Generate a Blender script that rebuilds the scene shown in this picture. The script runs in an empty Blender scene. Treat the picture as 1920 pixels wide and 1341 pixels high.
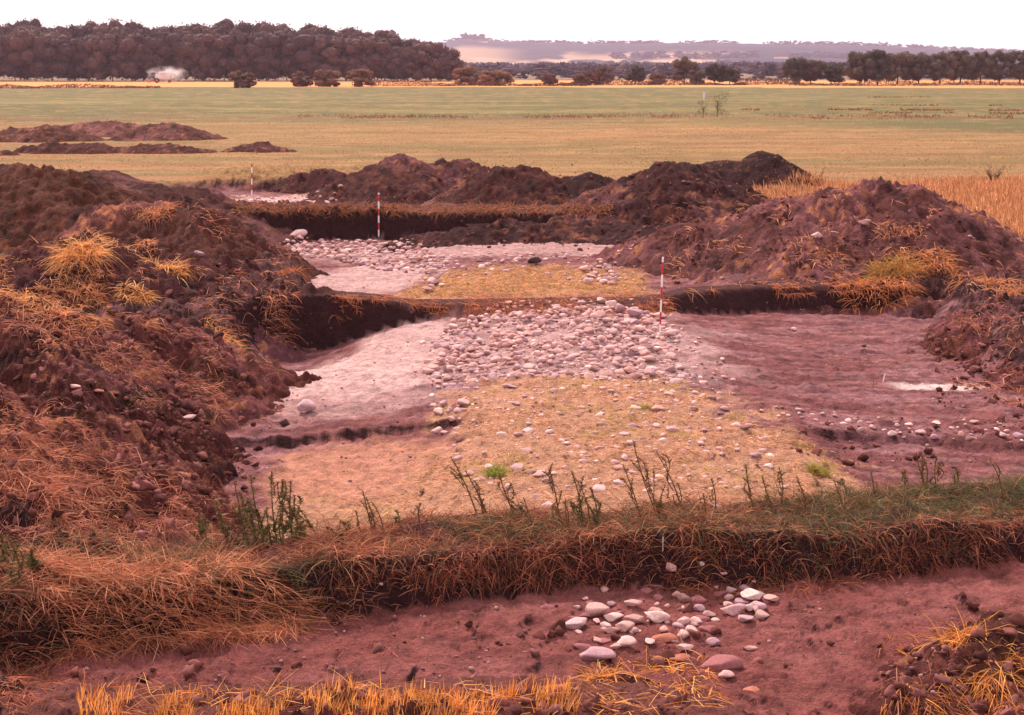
import bpy, math, random
import numpy as np
from mathutils import Vector, Matrix
R = math.radians
rng = np.random.default_rng(7)
random.seed(7)
SC = bpy.context.scene
COL = SC.collection

# ------------------------------------------------------------------ camera
CAMZ = 5.0
F = 2667.0                       # focal length in photo pixels (photo 1920 x 1341)
HOR = 130.0                      # horizon row
PITCH = math.atan((670.5 - HOR) / F)
cam_d = bpy.data.cameras.new('camera')
cam = bpy.data.objects.new('camera', cam_d); COL.objects.link(cam)
cam.location = (0, 0, CAMZ)
cam.rotation_euler = (R(90) - PITCH, 0, 0)
cam_d.sensor_width = 36.0
cam_d.lens = 36.0 * F / 1920.0
cam_d.clip_start = 0.1; cam_d.clip_end = 30000
SC.camera = cam
# ------------------------------------------------------------------ world, sun
SUN_EL, SUN_AZ = 44.0, -27.0     # azimuth from +Y (the view direction), negative = left
w = bpy.data.worlds.new('World'); SC.world = w; w.use_nodes = True
nt = w.node_tree; nt.nodes.clear()
sky = nt.nodes.new('ShaderNodeTexSky'); sky.sky_type = 'NISHITA'; sky.sun_disc = False
sky.sun_elevation = R(SUN_EL); sky.sun_rotation = R(SUN_AZ)
sky.dust_density = 4.0; sky.air_density = 1.0; sky.ozone_density = 1.0; sky.altitude = 0
hz = nt.nodes.new('ShaderNodeMix'); hz.data_type = 'RGBA'; hz.inputs[0].default_value = 0.72
hz.inputs[7].default_value = (15.8, 13.9, 14.2, 1)          # thin bright overcast veil over the sky
bg = nt.nodes.new('ShaderNodeBackground'); bg.inputs[1].default_value = 0.10
out = nt.nodes.new('ShaderNodeOutputWorld')
nt.links.new(sky.outputs[0], hz.inputs[6]); nt.links.new(hz.outputs[2], bg.inputs[0]); nt.links.new(bg.outputs[0], out.inputs[0])
sd = bpy.data.lights.new('sun', 'SUN'); sd.energy = 4.8; sd.angle = R(1.5); sd.color = (1.0, 0.82, 0.72)
so = bpy.data.objects.new('sun', sd); COL.objects.link(so)
sv = Vector((math.sin(R(SUN_AZ)) * math.cos(R(SUN_EL)), math.cos(R(SUN_AZ)) * math.cos(R(SUN_EL)), math.sin(R(SUN_EL))))
so.rotation_euler = sv.to_track_quat('Z', 'Y').to_euler(); so.location = (-20, 30, 40)
SC.view_settings.view_transform = 'Standard'; SC.view_settings.look = 'None'
SC.view_settings.exposure = 0.2; SC.view_settings.gamma = 1.0
SC.cycles.volume_bounces = 1; SC.cycles.max_bounces = 6

# ------------------------------------------------------------------ helpers
cP, sP = math.cos(PITCH), math.sin(PITCH)
def Wp(u, v, z=0.0):
    """point of the photo's ray (u,v) at height z"""
    a = (u - 960.0) / F; b = (v - 670.5) / F
    dy = cP - b * sP; dz = -sP - b * cP
    t = (z - CAMZ) / dz
    return a * t, dy * t
def Zat(v, y):
    b = (v - 670.5) / F
    return CAMZ + y * (-sP - b * cP) / (cP - b * sP)
def Xat(u, y, z=0.0):
    # x of photo column u for a point at distance y and height z
    depth = y * cP - (z - CAMZ) * sP
    return (u - 960.0) / F * depth
def proj(x, y, z):
    depth = y * cP - (z - CAMZ) * sP
    up = y * sP + (z - CAMZ) * cP
    return 960 + F * x / depth, 670.5 - F * up / depth
def sm(t):
    t = np.clip(t, 0, 1); return t * t * (3 - 2 * t)
def _h(ix, iy, s):
    n = (ix.astype(np.int64) * 374761393 + iy.astype(np.int64) * 668265263 + s * 1442695041) & 0xffffffff
    n = ((n ^ (n >> 13)) * 1274126177) & 0xffffffff
    n = n ^ (n >> 16)
    return (n & 0xffff) / 65535.0
def vn(x, y, s=0):
    x = np.asarray(x, float); y = np.asarray(y, float)
    ix = np.floor(x); iy = np.floor(y); fx = x - ix; fy = y - iy
    fx = fx * fx * (3 - 2 * fx); fy = fy * fy * (3 - 2 * fy)
    a = _h(ix, iy, s); b = _h(ix + 1, iy, s); c = _h(ix, iy + 1, s); d = _h(ix + 1, iy + 1, s)
    return (a * (1 - fx) + b * fx) * (1 - fy) + (c * (1 - fx) + d * fx) * fy
def fbm(x, y, o=4, s=0, g=0.5):
    x = np.asarray(x, float); y = np.asarray(y, float)
    r = 0; a = 1.0; t = 0
    for i in range(o):
        r = r + a * vn(x * 2 ** i + 17.3 * i, y * 2 ** i - 9.1 * i, s + i); t += a; a *= g
    return r / t
def worley(x, y, s=0):
    ix = np.floor(x); iy = np.floor(y); best = np.full(x.shape, 9.0); bid = np.zeros(x.shape)
    for dx in (-1, 0, 1):
        for dy in (-1, 0, 1):
            jx = ix + dx; jy = iy + dy; h1 = _h(jx, jy, s); h2 = _h(jx, jy, s + 57)
            d = np.hypot(jx + h1 - x, jy + h2 - y); m = d < best; best = np.where(m, d, best); bid = np.where(m, _h(jx, jy, s + 91), bid)
    return best, bid
def clods(x, y, a, seed=0):
    # broken soil: lumps of several sizes standing out of the surface
    wx = x + (vn(x * 7, y * 7, seed + 5) - .5) * .1; wy = y + (vn(x * 7, y * 7, seed + 6) - .5) * .1
    h = 0
    for k, (s_, amp, thr) in enumerate(((.42, .17, .45), (.2, .10, .35), (.10, .08, .25), (.05, .035, .3))):
        d, i = worley(wx / s_, wy / s_, seed + k * 7)
        h = h + amp * np.sqrt(np.clip(1 - (d / .62) ** 2, 0, 1)) * (np.clip((i - thr) / .4, 0, 1.2))
    return h * a
def lin(c):
    c = np.array(c, float) / 255.0
    return np.where(c <= 0.04045, c / 12.92, ((c + 0.055) / 1.055) ** 2.4)
def curve(pts, z=None):
    P = []
    for p in pts:
        P.append(Wp(p[0], p[1], p[2] if len(p) > 2 else z))
    P.sort(); X = np.array([p[0] for p in P]); Y = np.array([p[1] for p in P])
    return lambda x: np.interp(x, X, Y)

def tag(o, label=None, cat=None, group=None, kind=None):
    if label: o['label'] = label
    if cat: o['category'] = cat
    if group: o['group'] = group
    if kind: o['kind'] = kind
    return o
def fmesh(name, V, Q, C=None, smooth=False):
    V = np.ascontiguousarray(V, dtype=np.float32).reshape(-1, 3); Q = np.ascontiguousarray(Q, dtype=np.int32)
    n, k = Q.shape
    me = bpy.data.meshes.new(name)
    me.vertices.add(len(V)); me.vertices.foreach_set('co', V.ravel())
    me.loops.add(n * k); me.loops.foreach_set('vertex_index', Q.ravel())
    me.polygons.add(n); me.polygons.foreach_set('loop_start', np.arange(0, n * k, k, dtype=np.int32))
    me.polygons.foreach_set('loop_total', np.full(n, k, dtype=np.int32))
    if smooth: me.polygons.foreach_set('use_smooth', np.ones(n, dtype=bool))
    me.update(calc_edges=True)
    if C is not None:
        at = me.color_attributes.new('Col', 'FLOAT_COLOR', 'POINT')
        c4 = np.ones((len(V), 4), dtype=np.float32); c4[:, :3] = C
        at.data.foreach_set('color', c4.ravel())
    return me
def link(name, me, mat=None, parent=None, loc=None):
    o = bpy.data.objects.new(name, me); COL.objects.link(o)
    if mat is not None and not me.materials: me.materials.append(mat)
    if parent is not None: o.parent = parent
    if loc is not None: o.location = loc
    return o
def empty(name, loc, rz=0):
    o = bpy.data.objects.new(name, None); COL.objects.link(o); o.location = loc; o.rotation_euler = (0, 0, rz)
    o.empty_display_size = 0.2; return o

# ------------------------------------------------------------------ materials
def mat_new(name, rough=0.9, spec=0.2):
    m = bpy.data.materials.new(name); m.use_nodes = True
    n = m.node_tree.nodes; b = n['Principled BSDF']
    b.inputs['Roughness'].default_value = rough; b.inputs['Specular IOR Level'].default_value = spec
    return m, m.node_tree, b
def mat_earth(name, bump=0.6, var=0.55, far=False):
    m, t, b = mat_new(name, 0.95, 0.12)
    N = t.nodes; L = t.links
    at = N.new('ShaderNodeAttribute'); at.attribute_name = 'Col'
    tc = N.new('ShaderNodeTexCoord')
    n1 = N.new('ShaderNodeTexNoise'); n1.inputs['Scale'].default_value = 5.0; n1.inputs['Detail'].default_value = 9; n1.inputs['Roughness'].default_value = 0.68
    n2 = N.new('ShaderNodeTexNoise'); n2.inputs['Scale'].default_value = 42.0; n2.inputs['Detail'].default_value = 4; n2.inputs['Roughness'].default_value = 0.7
    n3 = N.new('ShaderNodeTexVoronoi'); n3.inputs['Scale'].default_value = 19.0
    for q in (n1, n2, n3): L.new(tc.outputs['Object'], q.inputs['Vector'])
    mr = N.new('ShaderNodeMapRange'); mr.inputs[1].default_value = 0.3; mr.inputs[2].default_value = 0.7
    mr.inputs[3].default_value = 1 - var; mr.inputs[4].default_value = 1 + var; L.new(n1.outputs[0], mr.inputs[0])
    mr2 = N.new('ShaderNodeMapRange'); mr2.inputs[1].default_value = 0.3; mr2.inputs[2].default_value = 0.7
    mr2.inputs[3].default_value = 0.7; mr2.inputs[4].default_value = 1.32; L.new(n2.outputs[0], mr2.inputs[0])
    mu = N.new('ShaderNodeMath'); mu.operation = 'MULTIPLY'; L.new(mr.outputs[0], mu.inputs[0]); L.new(mr2.outputs[0], mu.inputs[1])
    # sparse pale grit
    n4 = N.new('ShaderNodeTexVoronoi'); n4.inputs['Scale'].default_value = 13.0; L.new(tc.outputs['Object'], n4.inputs['Vector'])
    gr = N.new('ShaderNodeMapRange'); gr.inputs[1].default_value = 0.05; gr.inputs[2].default_value = 0.16; gr.inputs[3].default_value = 1.0; gr.inputs[4].default_value = 0.0
    L.new(n4.outputs['Distance'], gr.inputs[0])
    n5 = N.new('ShaderNodeTexNoise'); n5.inputs['Scale'].default_value = 3.1; n5.inputs['Detail'].default_value = 3; L.new(tc.outputs['Object'], n5.inputs['Vector'])
    g5 = N.new('ShaderNodeMapRange'); g5.inputs[1].default_value = 0.52; g5.inputs[2].default_value = 0.62; L.new(n5.outputs[0], g5.inputs[0])
    gm = N.new('ShaderNodeMath'); gm.operation = 'MULTIPLY'; L.new(gr.outputs[0], gm.inputs[0]); L.new(g5.outputs[0], gm.inputs[1])
    gx = N.new('ShaderNodeMath'); gx.operation = 'MULTIPLY'; gx.inputs[1].default_value = 0.0 if far else 0.28; L.new(gm.outputs[0], gx.inputs[0])
    vm = N.new('ShaderNodeVectorMath'); vm.operation = 'SCALE'; L.new(at.outputs['Color'], vm.inputs[0]); L.new(mu.outputs[0], vm.inputs['Scale'])
    mx = N.new('ShaderNodeMix'); mx.data_type = 'RGBA'; L.new(gx.outputs[0], mx.inputs[0]); L.new(vm.outputs[0], mx.inputs[6]); mx.inputs[7].default_value = (0.55, 0.36, 0.36, 1)
    L.new(mx.outputs[2], b.inputs['Base Color'])
    if bump > 0:
        ad = N.new('ShaderNodeMath'); ad.operation = 'MULTIPLY_ADD'; ad.inputs[1].default_value = 0.5
        L.new(n2.outputs[0], ad.inputs[0]); L.new(n1.outputs[0], ad.inputs[2])
        ad2 = N.new('ShaderNodeMath'); ad2.operation = 'MULTIPLY_ADD'; ad2.inputs[1].default_value = -0.25
        L.new(n3.outputs['Distance'], ad2.inputs[0]); L.new(ad.outputs[0], ad2.inputs[2])
        bp = N.new('ShaderNodeBump'); bp.inputs['Strength'].default_value = bump; bp.inputs['Distance'].default_value = 0.2
        L.new(ad2.outputs[0], bp.inputs['Height']); L.new(bp.outputs[0], b.inputs['Normal'])
    return m
M_EARTH = mat_earth('trampled_earth', 0.8, 0.45)
M_HEAP = mat_earth('loose_dug_soil', 0.9, 0.6)
M_FAR = mat_earth('distant_land', 0.0, 0.12, True)
def mat_attr(name, rough=0.8, trans=0.0):
    m, t, b = mat_new(name, rough, 0.15)
    at = t.nodes.new('ShaderNodeAttribute'); at.attribute_name = 'Col'
    tc = t.nodes.new('ShaderNodeTexCoord'); n = t.nodes.new('ShaderNodeTexNoise'); n.inputs['Scale'].default_value = 3.0; n.inputs['Detail'].default_value = 5
    t.links.new(tc.outputs['Object'], n.inputs['Vector'])
    mr = t.nodes.new('ShaderNodeMapRange'); mr.inputs[1].default_value = 0.3; mr.inputs[2].default_value = 0.7; mr.inputs[3].default_value = 0.7; mr.inputs[4].default_value = 1.3
    t.links.new(n.outputs[0], mr.inputs[0])
    vm = t.nodes.new('ShaderNodeVectorMath'); vm.operation = 'SCALE'; t.links.new(at.outputs['Color'], vm.inputs[0]); t.links.new(mr.outputs[0], vm.inputs['Scale'])
    t.links.new(vm.outputs[0], b.inputs['Base Color'])
    if trans > 0:
        tr = t.nodes.new('ShaderNodeBsdfTranslucent'); t.links.new(vm.outputs[0], tr.inputs[0])
        ms = t.nodes.new('ShaderNodeMixShader'); ms.inputs[0].default_value = trans
        o = t.nodes['Material Output']; t.links.new(b.outputs[0], ms.inputs[1]); t.links.new(tr.outputs[0], ms.inputs[2]); t.links.new(ms.outputs[0], o.inputs[0])
    return m
M_STRAW = mat_attr('dry_straw', 0.75, 0.3)
M_LEAF = mat_attr('leaves', 0.8, 0.2)
M_CLOD = mat_attr('soil_lumps', 0.95)
def mat_stone(name, cols, obj_random=True):
    m, t, b = mat_new(name, 0.82, 0.25)
    N = t.nodes; L = t.links
    cr = N.new('ShaderNodeValToRGB'); e = cr.color_ramp.elements
    while len(e) < len(cols): e.new(0.5)
    while len(e) > max(2, len(cols)): e.remove(e[-1])
    for i, c in enumerate(cols):
        e[i].position = i / (len(cols) - 1); e[i].color = (*lin(c), 1)
    if obj_random:
        oi = N.new('ShaderNodeObjectInfo'); L.new(oi.outputs['Random'], cr.inputs[0])
    else:
        ge = N.new('ShaderNodeNewGeometry'); L.new(ge.outputs['Random Per Island'], cr.inputs[0])
    tc = N.new('ShaderNodeTexCoord'); n = N.new('ShaderNodeTexNoise'); n.inputs['Scale'].default_value = 9 if obj_random else 14; n.inputs['Detail'].default_value = 8; n.inputs['Roughness'].default_value = 0.65
    L.new(tc.outputs['Object'], n.inputs['Vector'])
    mr = N.new('ShaderNodeMapRange'); mr.inputs[1].default_value = 0.3; mr.inputs[2].default_value = 0.7; mr.inputs[3].default_value = 0.66; mr.inputs[4].default_value = 1.3; L.new(n.outputs[0], mr.inputs[0])
    vm = N.new('ShaderNodeVectorMath'); vm.operation = 'SCALE'; L.new(cr.outputs[0], vm.inputs[0]); L.new(mr.outputs[0], vm.inputs['Scale'])
    L.new(vm.outputs[0], b.inputs['Base Color'])
    bp = N.new('ShaderNodeBump'); bp.inputs['Strength'].default_value = 0.35; bp.inputs['Distance'].default_value = 0.02; L.new(n.outputs[0], bp.inputs['Height']); L.new(bp.outputs[0], b.inputs['Normal'])
    return m
STONE_COLS = [(120, 80, 78), (200, 158, 150), (188, 144, 142), (222, 184, 176), (164, 128, 138), (200, 152, 142), (176, 128, 122)]
M_STONE = mat_stone('weathered_fieldstone', STONE_COLS)
M_RUBBLE = mat_stone('small_fieldstone', STONE_COLS, False)
M_STONE_RED = mat_stone('rusty_orange_stone', [(156, 90, 74), (168, 102, 82)])
M_STONE_DARK = mat_stone('dark_damp_stone', [(62, 38, 44), (74, 46, 50)])
M_STONE_MUD = mat_stone('mud_coated_stone', [(140, 82, 84), (150, 92, 94), (132, 76, 78)])
def mat_plain(name, c, rough=0.6, spec=0.3):
    m, t, b = mat_new(name, rough, spec)
    n = t.nodes.new('ShaderNodeTexNoise'); n.inputs['Scale'].default_value = 8; n.inputs['Detail'].default_value = 5
    mx = t.nodes.new('ShaderNodeMix'); mx.data_type = 'RGBA'
    c = lin(c); mx.inputs[6].default_value = (*(c * 0.75), 1); mx.inputs[7].default_value = (*np.minimum(c * 1.15, 0.9), 1)
    t.links.new(n.outputs[0], mx.inputs[0]); t.links.new(mx.outputs[2], b.inputs['Base Color'])
    return m

# ------------------------------------------------------------------ ground shape
L1t = curve([(-400, 1290), (0, 1292), (300, 1296), (700, 1290), (1000, 1272), (1330, 1300), (1500, 1400), (2400, 1420)], 0.0)   # near bank, top edge
Fa = curve([(-300, 1300, -.45), (60, 1240, -.48), (150, 1216, -.5), (300, 1205, -.5), (600, 1165, -.5), (900, 1130, -.5), (1100, 1112, -.5), (1500, 1104, -.5), (1920, 1070, -.5), (2300, 1040, -.5)])
Ta = curve([(-300, 1200), (0, 1172), (100, 1150), (180, 1124), (350, 1118), (500, 1108), (700, 1062), (900, 1032), (1100, 1018), (1300, 1028), (1500, 1034), (1700, 1000), (1920, 978), (2300, 960)], 0.0)
Tb = curve([(-300, 1080), (100, 1050), (300, 1030), (450, 1012), (600, 1000), (800, 975), (1000, 962), (1200, 957), (1350, 945), (1500, 935), (1700, 925), (1920, 898), (2300, 880)], 0.0)
Fb = curve([(420, 672, -1.0), (530, 664, -1.0), (650, 638, -.8), (800, 606, -.5), (900, 598, -.42), (1240, 594, -.42), (1300, 597, -.55), (1450, 596, -.7), (1730, 577, -.45), (1900, 562, -.3), (2200, 545, -.2)])
Tc = curve([(400, 560, .1), (800, 572, .1), (1000, 563, .06), (1250, 551, .03), (1450, 533, 0), (1750, 540, 0), (2200, 530, 0)])
Fc = curve([(-100, 446), (430, 444), (520, 442), (700, 440), (900, 441), (1100, 443), (1500, 448)], -.75)
def floorB(x, y):
    z = -.62 + .42 * np.exp(-((x - 1.5) / 3.3) ** 2) * sm((33 - y) / 4 + .3)
    z = z - .42 * sm((-2.2 - x) / 2.4) * sm((y - 25.5) / 3)
    wob = (fbm(x * .8, y * 0 + 3, 3, 31) - .5) * .7
    yl = 21.35 + wob + .12 * (x + 3.5)                       # left step line
    z = z - .15 * sm((yl - y) / .12 + .5) * sm((-.35 + .5 * wob - x) / .9) 
    yr = 21.1 + wob * .8
    z = z - .10 * sm((yr - y) / .16 + .5) * sm((x - 4.2) / .8)
    y3 = 20.3 + .25 * (x + 2.4)                              # short second cut on the left
    z = z - .05 * sm((y3 - y) / .08 + .5) * np.exp(-((x + 2.2) / .9) ** 4)
    z = z + .10 * np.exp(-((y - 21.9) / .6) ** 2) * sm((-1.2 - x)) * 0
    return z
def ground_raw(x, y):
    e1 = (fbm(x * 1.3, y * 1.3, 4, 5) - .5) * .30
    e2 = (fbm(x * 4, y * 4, 3, 9) - .5) * .14
    far = sm((y - 60) / 60)
    z = (fbm(x * .25, y * .25, 4, 11) - .5) * .12 + far * (fbm(x * .03, y * .03, 3, 12) - .5) * .5
    info = {}
    z = z + np.exp(-((y - 15.0) / 1.6) ** 2) * (np.abs(x) < 12) * ((fbm(x * 1.1, y * 1.6, 3, 15) - .5) * .34)
    # baulk 2 hump toward the left
    z = z + .32 * sm((-2 - x) / 3.5) * np.exp(-((y - 31.8) / 1.8) ** 2)
    z = z - .12 * sm((x + 3.4) / 1.6) * sm((4.0 - x) / 1.2) * np.exp(-((y - 32.0) / 1.6) ** 4)
    # trench A (nearest)
    t0, f0, t1 = L1t(x) + e1 * .5, Fa(x) + e2, Ta(x) + e1 * .35
    t1 = np.maximum(t1, f0 + .26)
    m = sm((y - t0) / .5) * (1 - np.clip((y - f0) / (t1 - f0), 0, 1) ** 1.1)
    m = m * (.35 + .65 * sm((x + 6.2 + (y - 12) * .2) / 1.0))
    fl = -.5 + (fbm(x * .9, y * 1.6, 4, 21) - .5) * .14 + .05 * sm((x - 1) / 4)
    fl = fl + (fbm(x * 6, y * 6, 3, 25) - .5) * .05 * (y < 16)
    z = z * (1 - m) + fl * m; info['A'] = m
    # trench B
    a0 = Tb(x) + e1 * .6; ff = Fb(x) + e2 * .4; ft = ff + .28 + .1 * sm((x - 1) / 3)
    xl = np.interp(y, [14, 17, 19, 22, 24, 27, 31], [-4.5, -4.8, -5.0, -5.1, -5.2, -5.4, -5.4]) + e1
    xr = np.interp(y, [14, 22, 24, 27, 30, 33], [17, 15, 10.4, 9.9, 10.6, 10.8]) + e1
    m = sm((y - a0) / .55) * (1 - np.clip((y - ff) / (ft - ff), 0, 1) ** .8) * sm((x - xl + .9) / 1.5) * sm((xr - x) / 1.3)
    z = z * (1 - m) + (floorB(x, y) + (fbm(x * 1.2, y * 2.2, 4, 22) - .5) * .1) * m; info['B'] = m
    # trench C
    c0 = np.maximum(Tc(x) - .3, Fb(x) + 1.0) + e1 * .6; c1 = Fc(x) + e2 * 2
    xl = np.interp(y, [32, 36, 40, 45, 50], [-4.9, -5.8, -7.4, -9.0, -10.2]) + e1 * 1.5
    xr = np.interp(y, [32, 36, 40, 48], [5.8, 5.6, 6.5, 9.0]) + e1
    m = sm((y - c0) / .4) * (1 - np.clip((y - c1) / .35, 0, 1) ** .8) * sm((x - xl) / .6) * sm((xr - x) / 1.2)
    fl = -.34 - .40 * sm((y - 36) / 13) - .22 * sm((-1.5 - x) / 3) + (fbm(x, y * 1.6, 4, 23) - .5) * .1 + .1 * np.exp(-((x - 1.5) / 3) ** 2)
    z = z * (1 - m) + fl * m; info['C'] = m
    # trench D
    m = sm((y - 53.6 - e1) / .7) * sm((66.0 + e1 * 3 - y) / 1.0) * sm((x + 16 + e1 * 2) / 1.2) * sm((-2.5 - x) / 1.5)
    z = z * (1 - m) + (-.5 + (fbm(x, y * 1.6, 4, 24) - .5) * .12) * m; info['D'] = m
    info['E'] = e1
    z = z + (fbm(x * 9, y * 9, 3, 40) - .5) * .035 * (1 - far)
    inside = sm(np.maximum(np.maximum(info['A'], info['B']), np.maximum(info['C'], info['D'])) * 1.5)
    a = np.where(y < 75, (1 - inside) * sm((16 - np.abs(x)) / 3), 0) * sm((np.abs(x + 5.3) - 0) * 9)
    lf = sm((-3.6 - x) / 1.0) + sm((x - 7.5) / 1.5) + .25 * sm((12.3 - y) / 1) 
    a = a * np.clip(lf, 0, 1) * .8 + inside * .22
    k = a > .02
    if k.any(): z = z.copy(); z[k] += clods(x[k], y[k], a[k], 300)
    return z, info
def ground(x, y):
    return ground_raw(np.asarray(x, float), np.asarray(y, float))[0]
def ell(x, y, u, v, ru, rv, z=-.5, p=1.0, warp=.5, seed=50):
    cx, cy = Wp(u, v, z); y0 = Wp(u, v + rv, z)[1]; y1 = Wp(u, v - rv, z)[1]; rx = ru / F * cy
    ry = np.where(y > cy, y1 - cy, cy - y0)
    d = np.sqrt(((x - cx) / rx) ** 2 + ((y - cy) / ry) ** 2) + (fbm(x * 1.1, y * 1.1, 4, seed) - .5) * warp * 2
    return sm((1.25 - d) / .5)
# colours (albedo, linear)
c_purple = lin((138, 84, 82)); c_pale = lin((222, 182, 176)); c_dark = lin((76, 44, 46)); c_mat = lin((190, 140, 112))
c_red = lin((132, 74, 70)); c_field = lin((138, 112, 72)); c_straw = lin((162, 118, 80)); c_green = lin((98, 96, 60)); c_wheat = lin((214, 142, 86))
def mixc(C, m, c):
    c = np.asarray(c); c = c if c.ndim == 2 else c[None, :]
    return C * (1 - m[:, None]) + c * m[:, None]
def tan_mask(x, y):
    yb = 24.3 + .3 * np.sin(x) ; wr = np.interp(y, [15, 17.5, 19, 21, 23.6, 25], [5.2, 4.6, 3.5, 2.7, 2.0, 1.6])
    cx = np.interp(y, [15, 17.5, 19, 21, 24], [.9, 1.0, 1.2, 1.5, 1.2])
    d = np.abs(x - cx) / wr + (fbm(x * 1.0, y * 1.0, 4, 61) - .5) * .9 + (fbm(x * 3.5, y * 3.5, 4, 66) - .5) * 1.0
    return sm((1.15 - d) / .4) * sm((24.2 + (fbm(x * 1.3, y, 3, 62) - .5) * 1.2 - y) / .5)
def tan_mask2(x, y):
    return np.maximum(ell(x, y, 1000, 535, 230, 32, -.3, seed=63), ell(x, y, 800, 555, 120, 14, -.3, seed=64))
def ground_colour(x, y, z, info):
    n = fbm(x * .7, y * 1.4, 5, 70); n2 = fbm(x * 3, y * 5, 4, 71); ns = fbm(x * .05, y * .45, 5, 72); nb = fbm(x * .02, y * .1, 4, 73)
    N = len(x); C = np.tile(c_field, (N, 1))
    C = mixc(C, sm((ns - .42) / .2), c_straw); C = mixc(C, sm((fbm(x * .12, y * .5, 4, 74) - .5) / .2) * .6, lin((136, 114, 70)))
    # green meadow farther off
    yg = 128 + 22 * (nb - .5) + 14 * (ns - .5) - 25 * sm((x - 20) / 30)
    C = mixc(C, sm((y - yg) / 22) * (.78 + .2 * ns), c_green)
    C = mixc(C, sm((fbm(x * .10, y * .35, 4, 77) - .54) / .1) * .4, lin((122, 96, 62))); C = mixc(C, sm((fbm(x * .35, y * .7, 4, 78) - .58) / .08) * .35, lin((184, 142, 96)))
    C = mixc(C, sm((fbm(x * .04, y * .12, 4, 75) - .52) / .14) * sm((y - 130) / 30) * sm((300 - y) / 60) * .45, lin((148, 132, 82)))
    C = mixc(C, np.exp(-((y - 152 - 6 * (nb - .5)) / 5) ** 2) * sm((n - .38) / .1) * .8, lin((132, 84, 66)))
    # uncut wheat beyond the meadow
    yo = 405 + 20 * (nb - .5) + np.where(x > 70, -8, 0)
    C = mixc(C, sm((y - yo) / 6), c_wheat)
    C = mixc(C, np.exp(-((y - yo + 4) / 6) ** 2) * .8, lin((110, 80, 56)))
    C = mixc(C, sm((y - 640) / 40), lin((120, 96, 78)))
    # strips of browner regrowth
    # excavated soil
    k = np.clip(info['A'], 0, 1); k2 = np.clip(np.maximum(np.maximum(info['B'], info['C']), info['D']), 0, 1)
    red = c_red * 1.0
    near = sm((44 - y) / 10)
    # bare trampled margin round the trenches
    bare = sm((17.5 - np.abs(x + 1)) / 3 + (n - .5)) * near
    bare = np.maximum(bare, sm((13 - np.abs(x)) / 1.5 + (n - .5)) * sm((65 - y) / 2 + (n - .5)))
    C = mixc(C, np.clip(bare, 0, 1), mixc(np.tile(lin((86, 50, 48)), (N, 1)), sm((n - .5) / .15) * .6, lin((124, 82, 86))))
    C = mixc(C, sm((13.2 - y) / .5) * .7, lin((124, 72, 66)))
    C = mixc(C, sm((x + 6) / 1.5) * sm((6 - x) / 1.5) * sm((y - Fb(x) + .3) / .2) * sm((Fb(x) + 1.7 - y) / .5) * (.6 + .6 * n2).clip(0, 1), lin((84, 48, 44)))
    A = np.tile(red, (N, 1)); A = mixc(A, sm((n - .45) / .2) * .6, lin((154, 94, 90))); A = mixc(A, sm((.42 - n2) / .15) * .5, lin((100, 56, 54)))
    C = C * (1 - sm(k * 1.6)[:, None]) + A * sm(k * 1.6)[:, None]
    B = np.tile(c_purple, (N, 1)); B = mixc(B, sm((n - .47) / .2) * .5, lin((154, 108, 114))); B = mixc(B, sm((.45 - n2) / .12) * .6, lin((92, 54, 58))); st = fbm(x * 1.1, y * 7, 4, 76); B = mixc(B, sm((.46 - st) / .08) * .45, lin((86, 48, 52))); B = mixc(B, sm((st - .58) / .08) * .4, lin((176, 130, 132)))
    pale = np.maximum.reduce([ell(x, y, 640, 715, 200, 48, -.7, seed=80), ell(x, y, 760, 650, 110, 45, -.6, seed=81) * .85, ell(x, y, 650, 772, 200, 34, -.65, seed=88) * .45, ell(x, y, 690, 530, 120, 40, -.6, seed=82) * .8,
                              ell(x, y, 560, 382, 190, 14, -.5, seed=83) * .95, ell(x, y, 900, 470, 330, 30, -.7, seed=84) * .55, ell(x, y, 1050, 655, 300, 75, -.3, seed=85) * .6])
    B = mixc(B, pale * (.6 + .5 * n2), c_pale)
    B = mixc(B, ell(x, y, 1755, 727, 92, 8, -.6, warp=.25, seed=86), lin((226, 196, 190)))
    B = mixc(B, ell(x, y, 700, 900, 210, 60, -.7, seed=87) * .75, lin((206, 144, 116)))
    B = mixc(B, tan_mask(x, y) * (.75 + .4 * n2).clip(0, 1), c_mat); B = mixc(B, tan_mask2(x, y) * .85, lin((190, 136, 100)))
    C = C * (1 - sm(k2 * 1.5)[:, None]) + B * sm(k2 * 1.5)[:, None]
    return C
# steep faces take a darker soil colour, by slope alone
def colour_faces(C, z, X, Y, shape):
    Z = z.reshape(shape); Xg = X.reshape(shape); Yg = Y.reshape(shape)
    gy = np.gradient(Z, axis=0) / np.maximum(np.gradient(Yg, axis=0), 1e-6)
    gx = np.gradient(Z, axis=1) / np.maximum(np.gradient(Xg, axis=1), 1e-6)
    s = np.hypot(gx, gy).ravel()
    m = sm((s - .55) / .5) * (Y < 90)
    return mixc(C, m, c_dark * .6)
ss = np.concatenate([np.linspace(-1.3, -.46, 40)[:-1], np.linspace(-.46, .46, 560), np.linspace(.46, 1.3, 40)[1:]])
yy = np.concatenate([np.linspace(1.0, 8.6, 12)[:-1], np.exp(np.arange(math.log(8.6), math.log(72), .0034)), np.exp(np.arange(math.log(72), math.log(3100), .011))])
Yg, Sg = np.meshgrid(yy, ss, indexing='ij'); Xg = Yg * Sg
X = Xg.ravel(); Y = Yg.ravel()
Z, info = ground_raw(X, Y)
CC = ground_colour(X, Y, Z, info); CC = colour_faces(CC, Z, X, Y, Yg.shape)
nr, nc = Yg.shape
idx = np.arange(nr * nc).reshape(nr, nc)
Q = np.stack([idx[:-1, :-1], idx[:-1, 1:], idx[1:, 1:], idx[1:, :-1]], -1).reshape(-1, 4)
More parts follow.
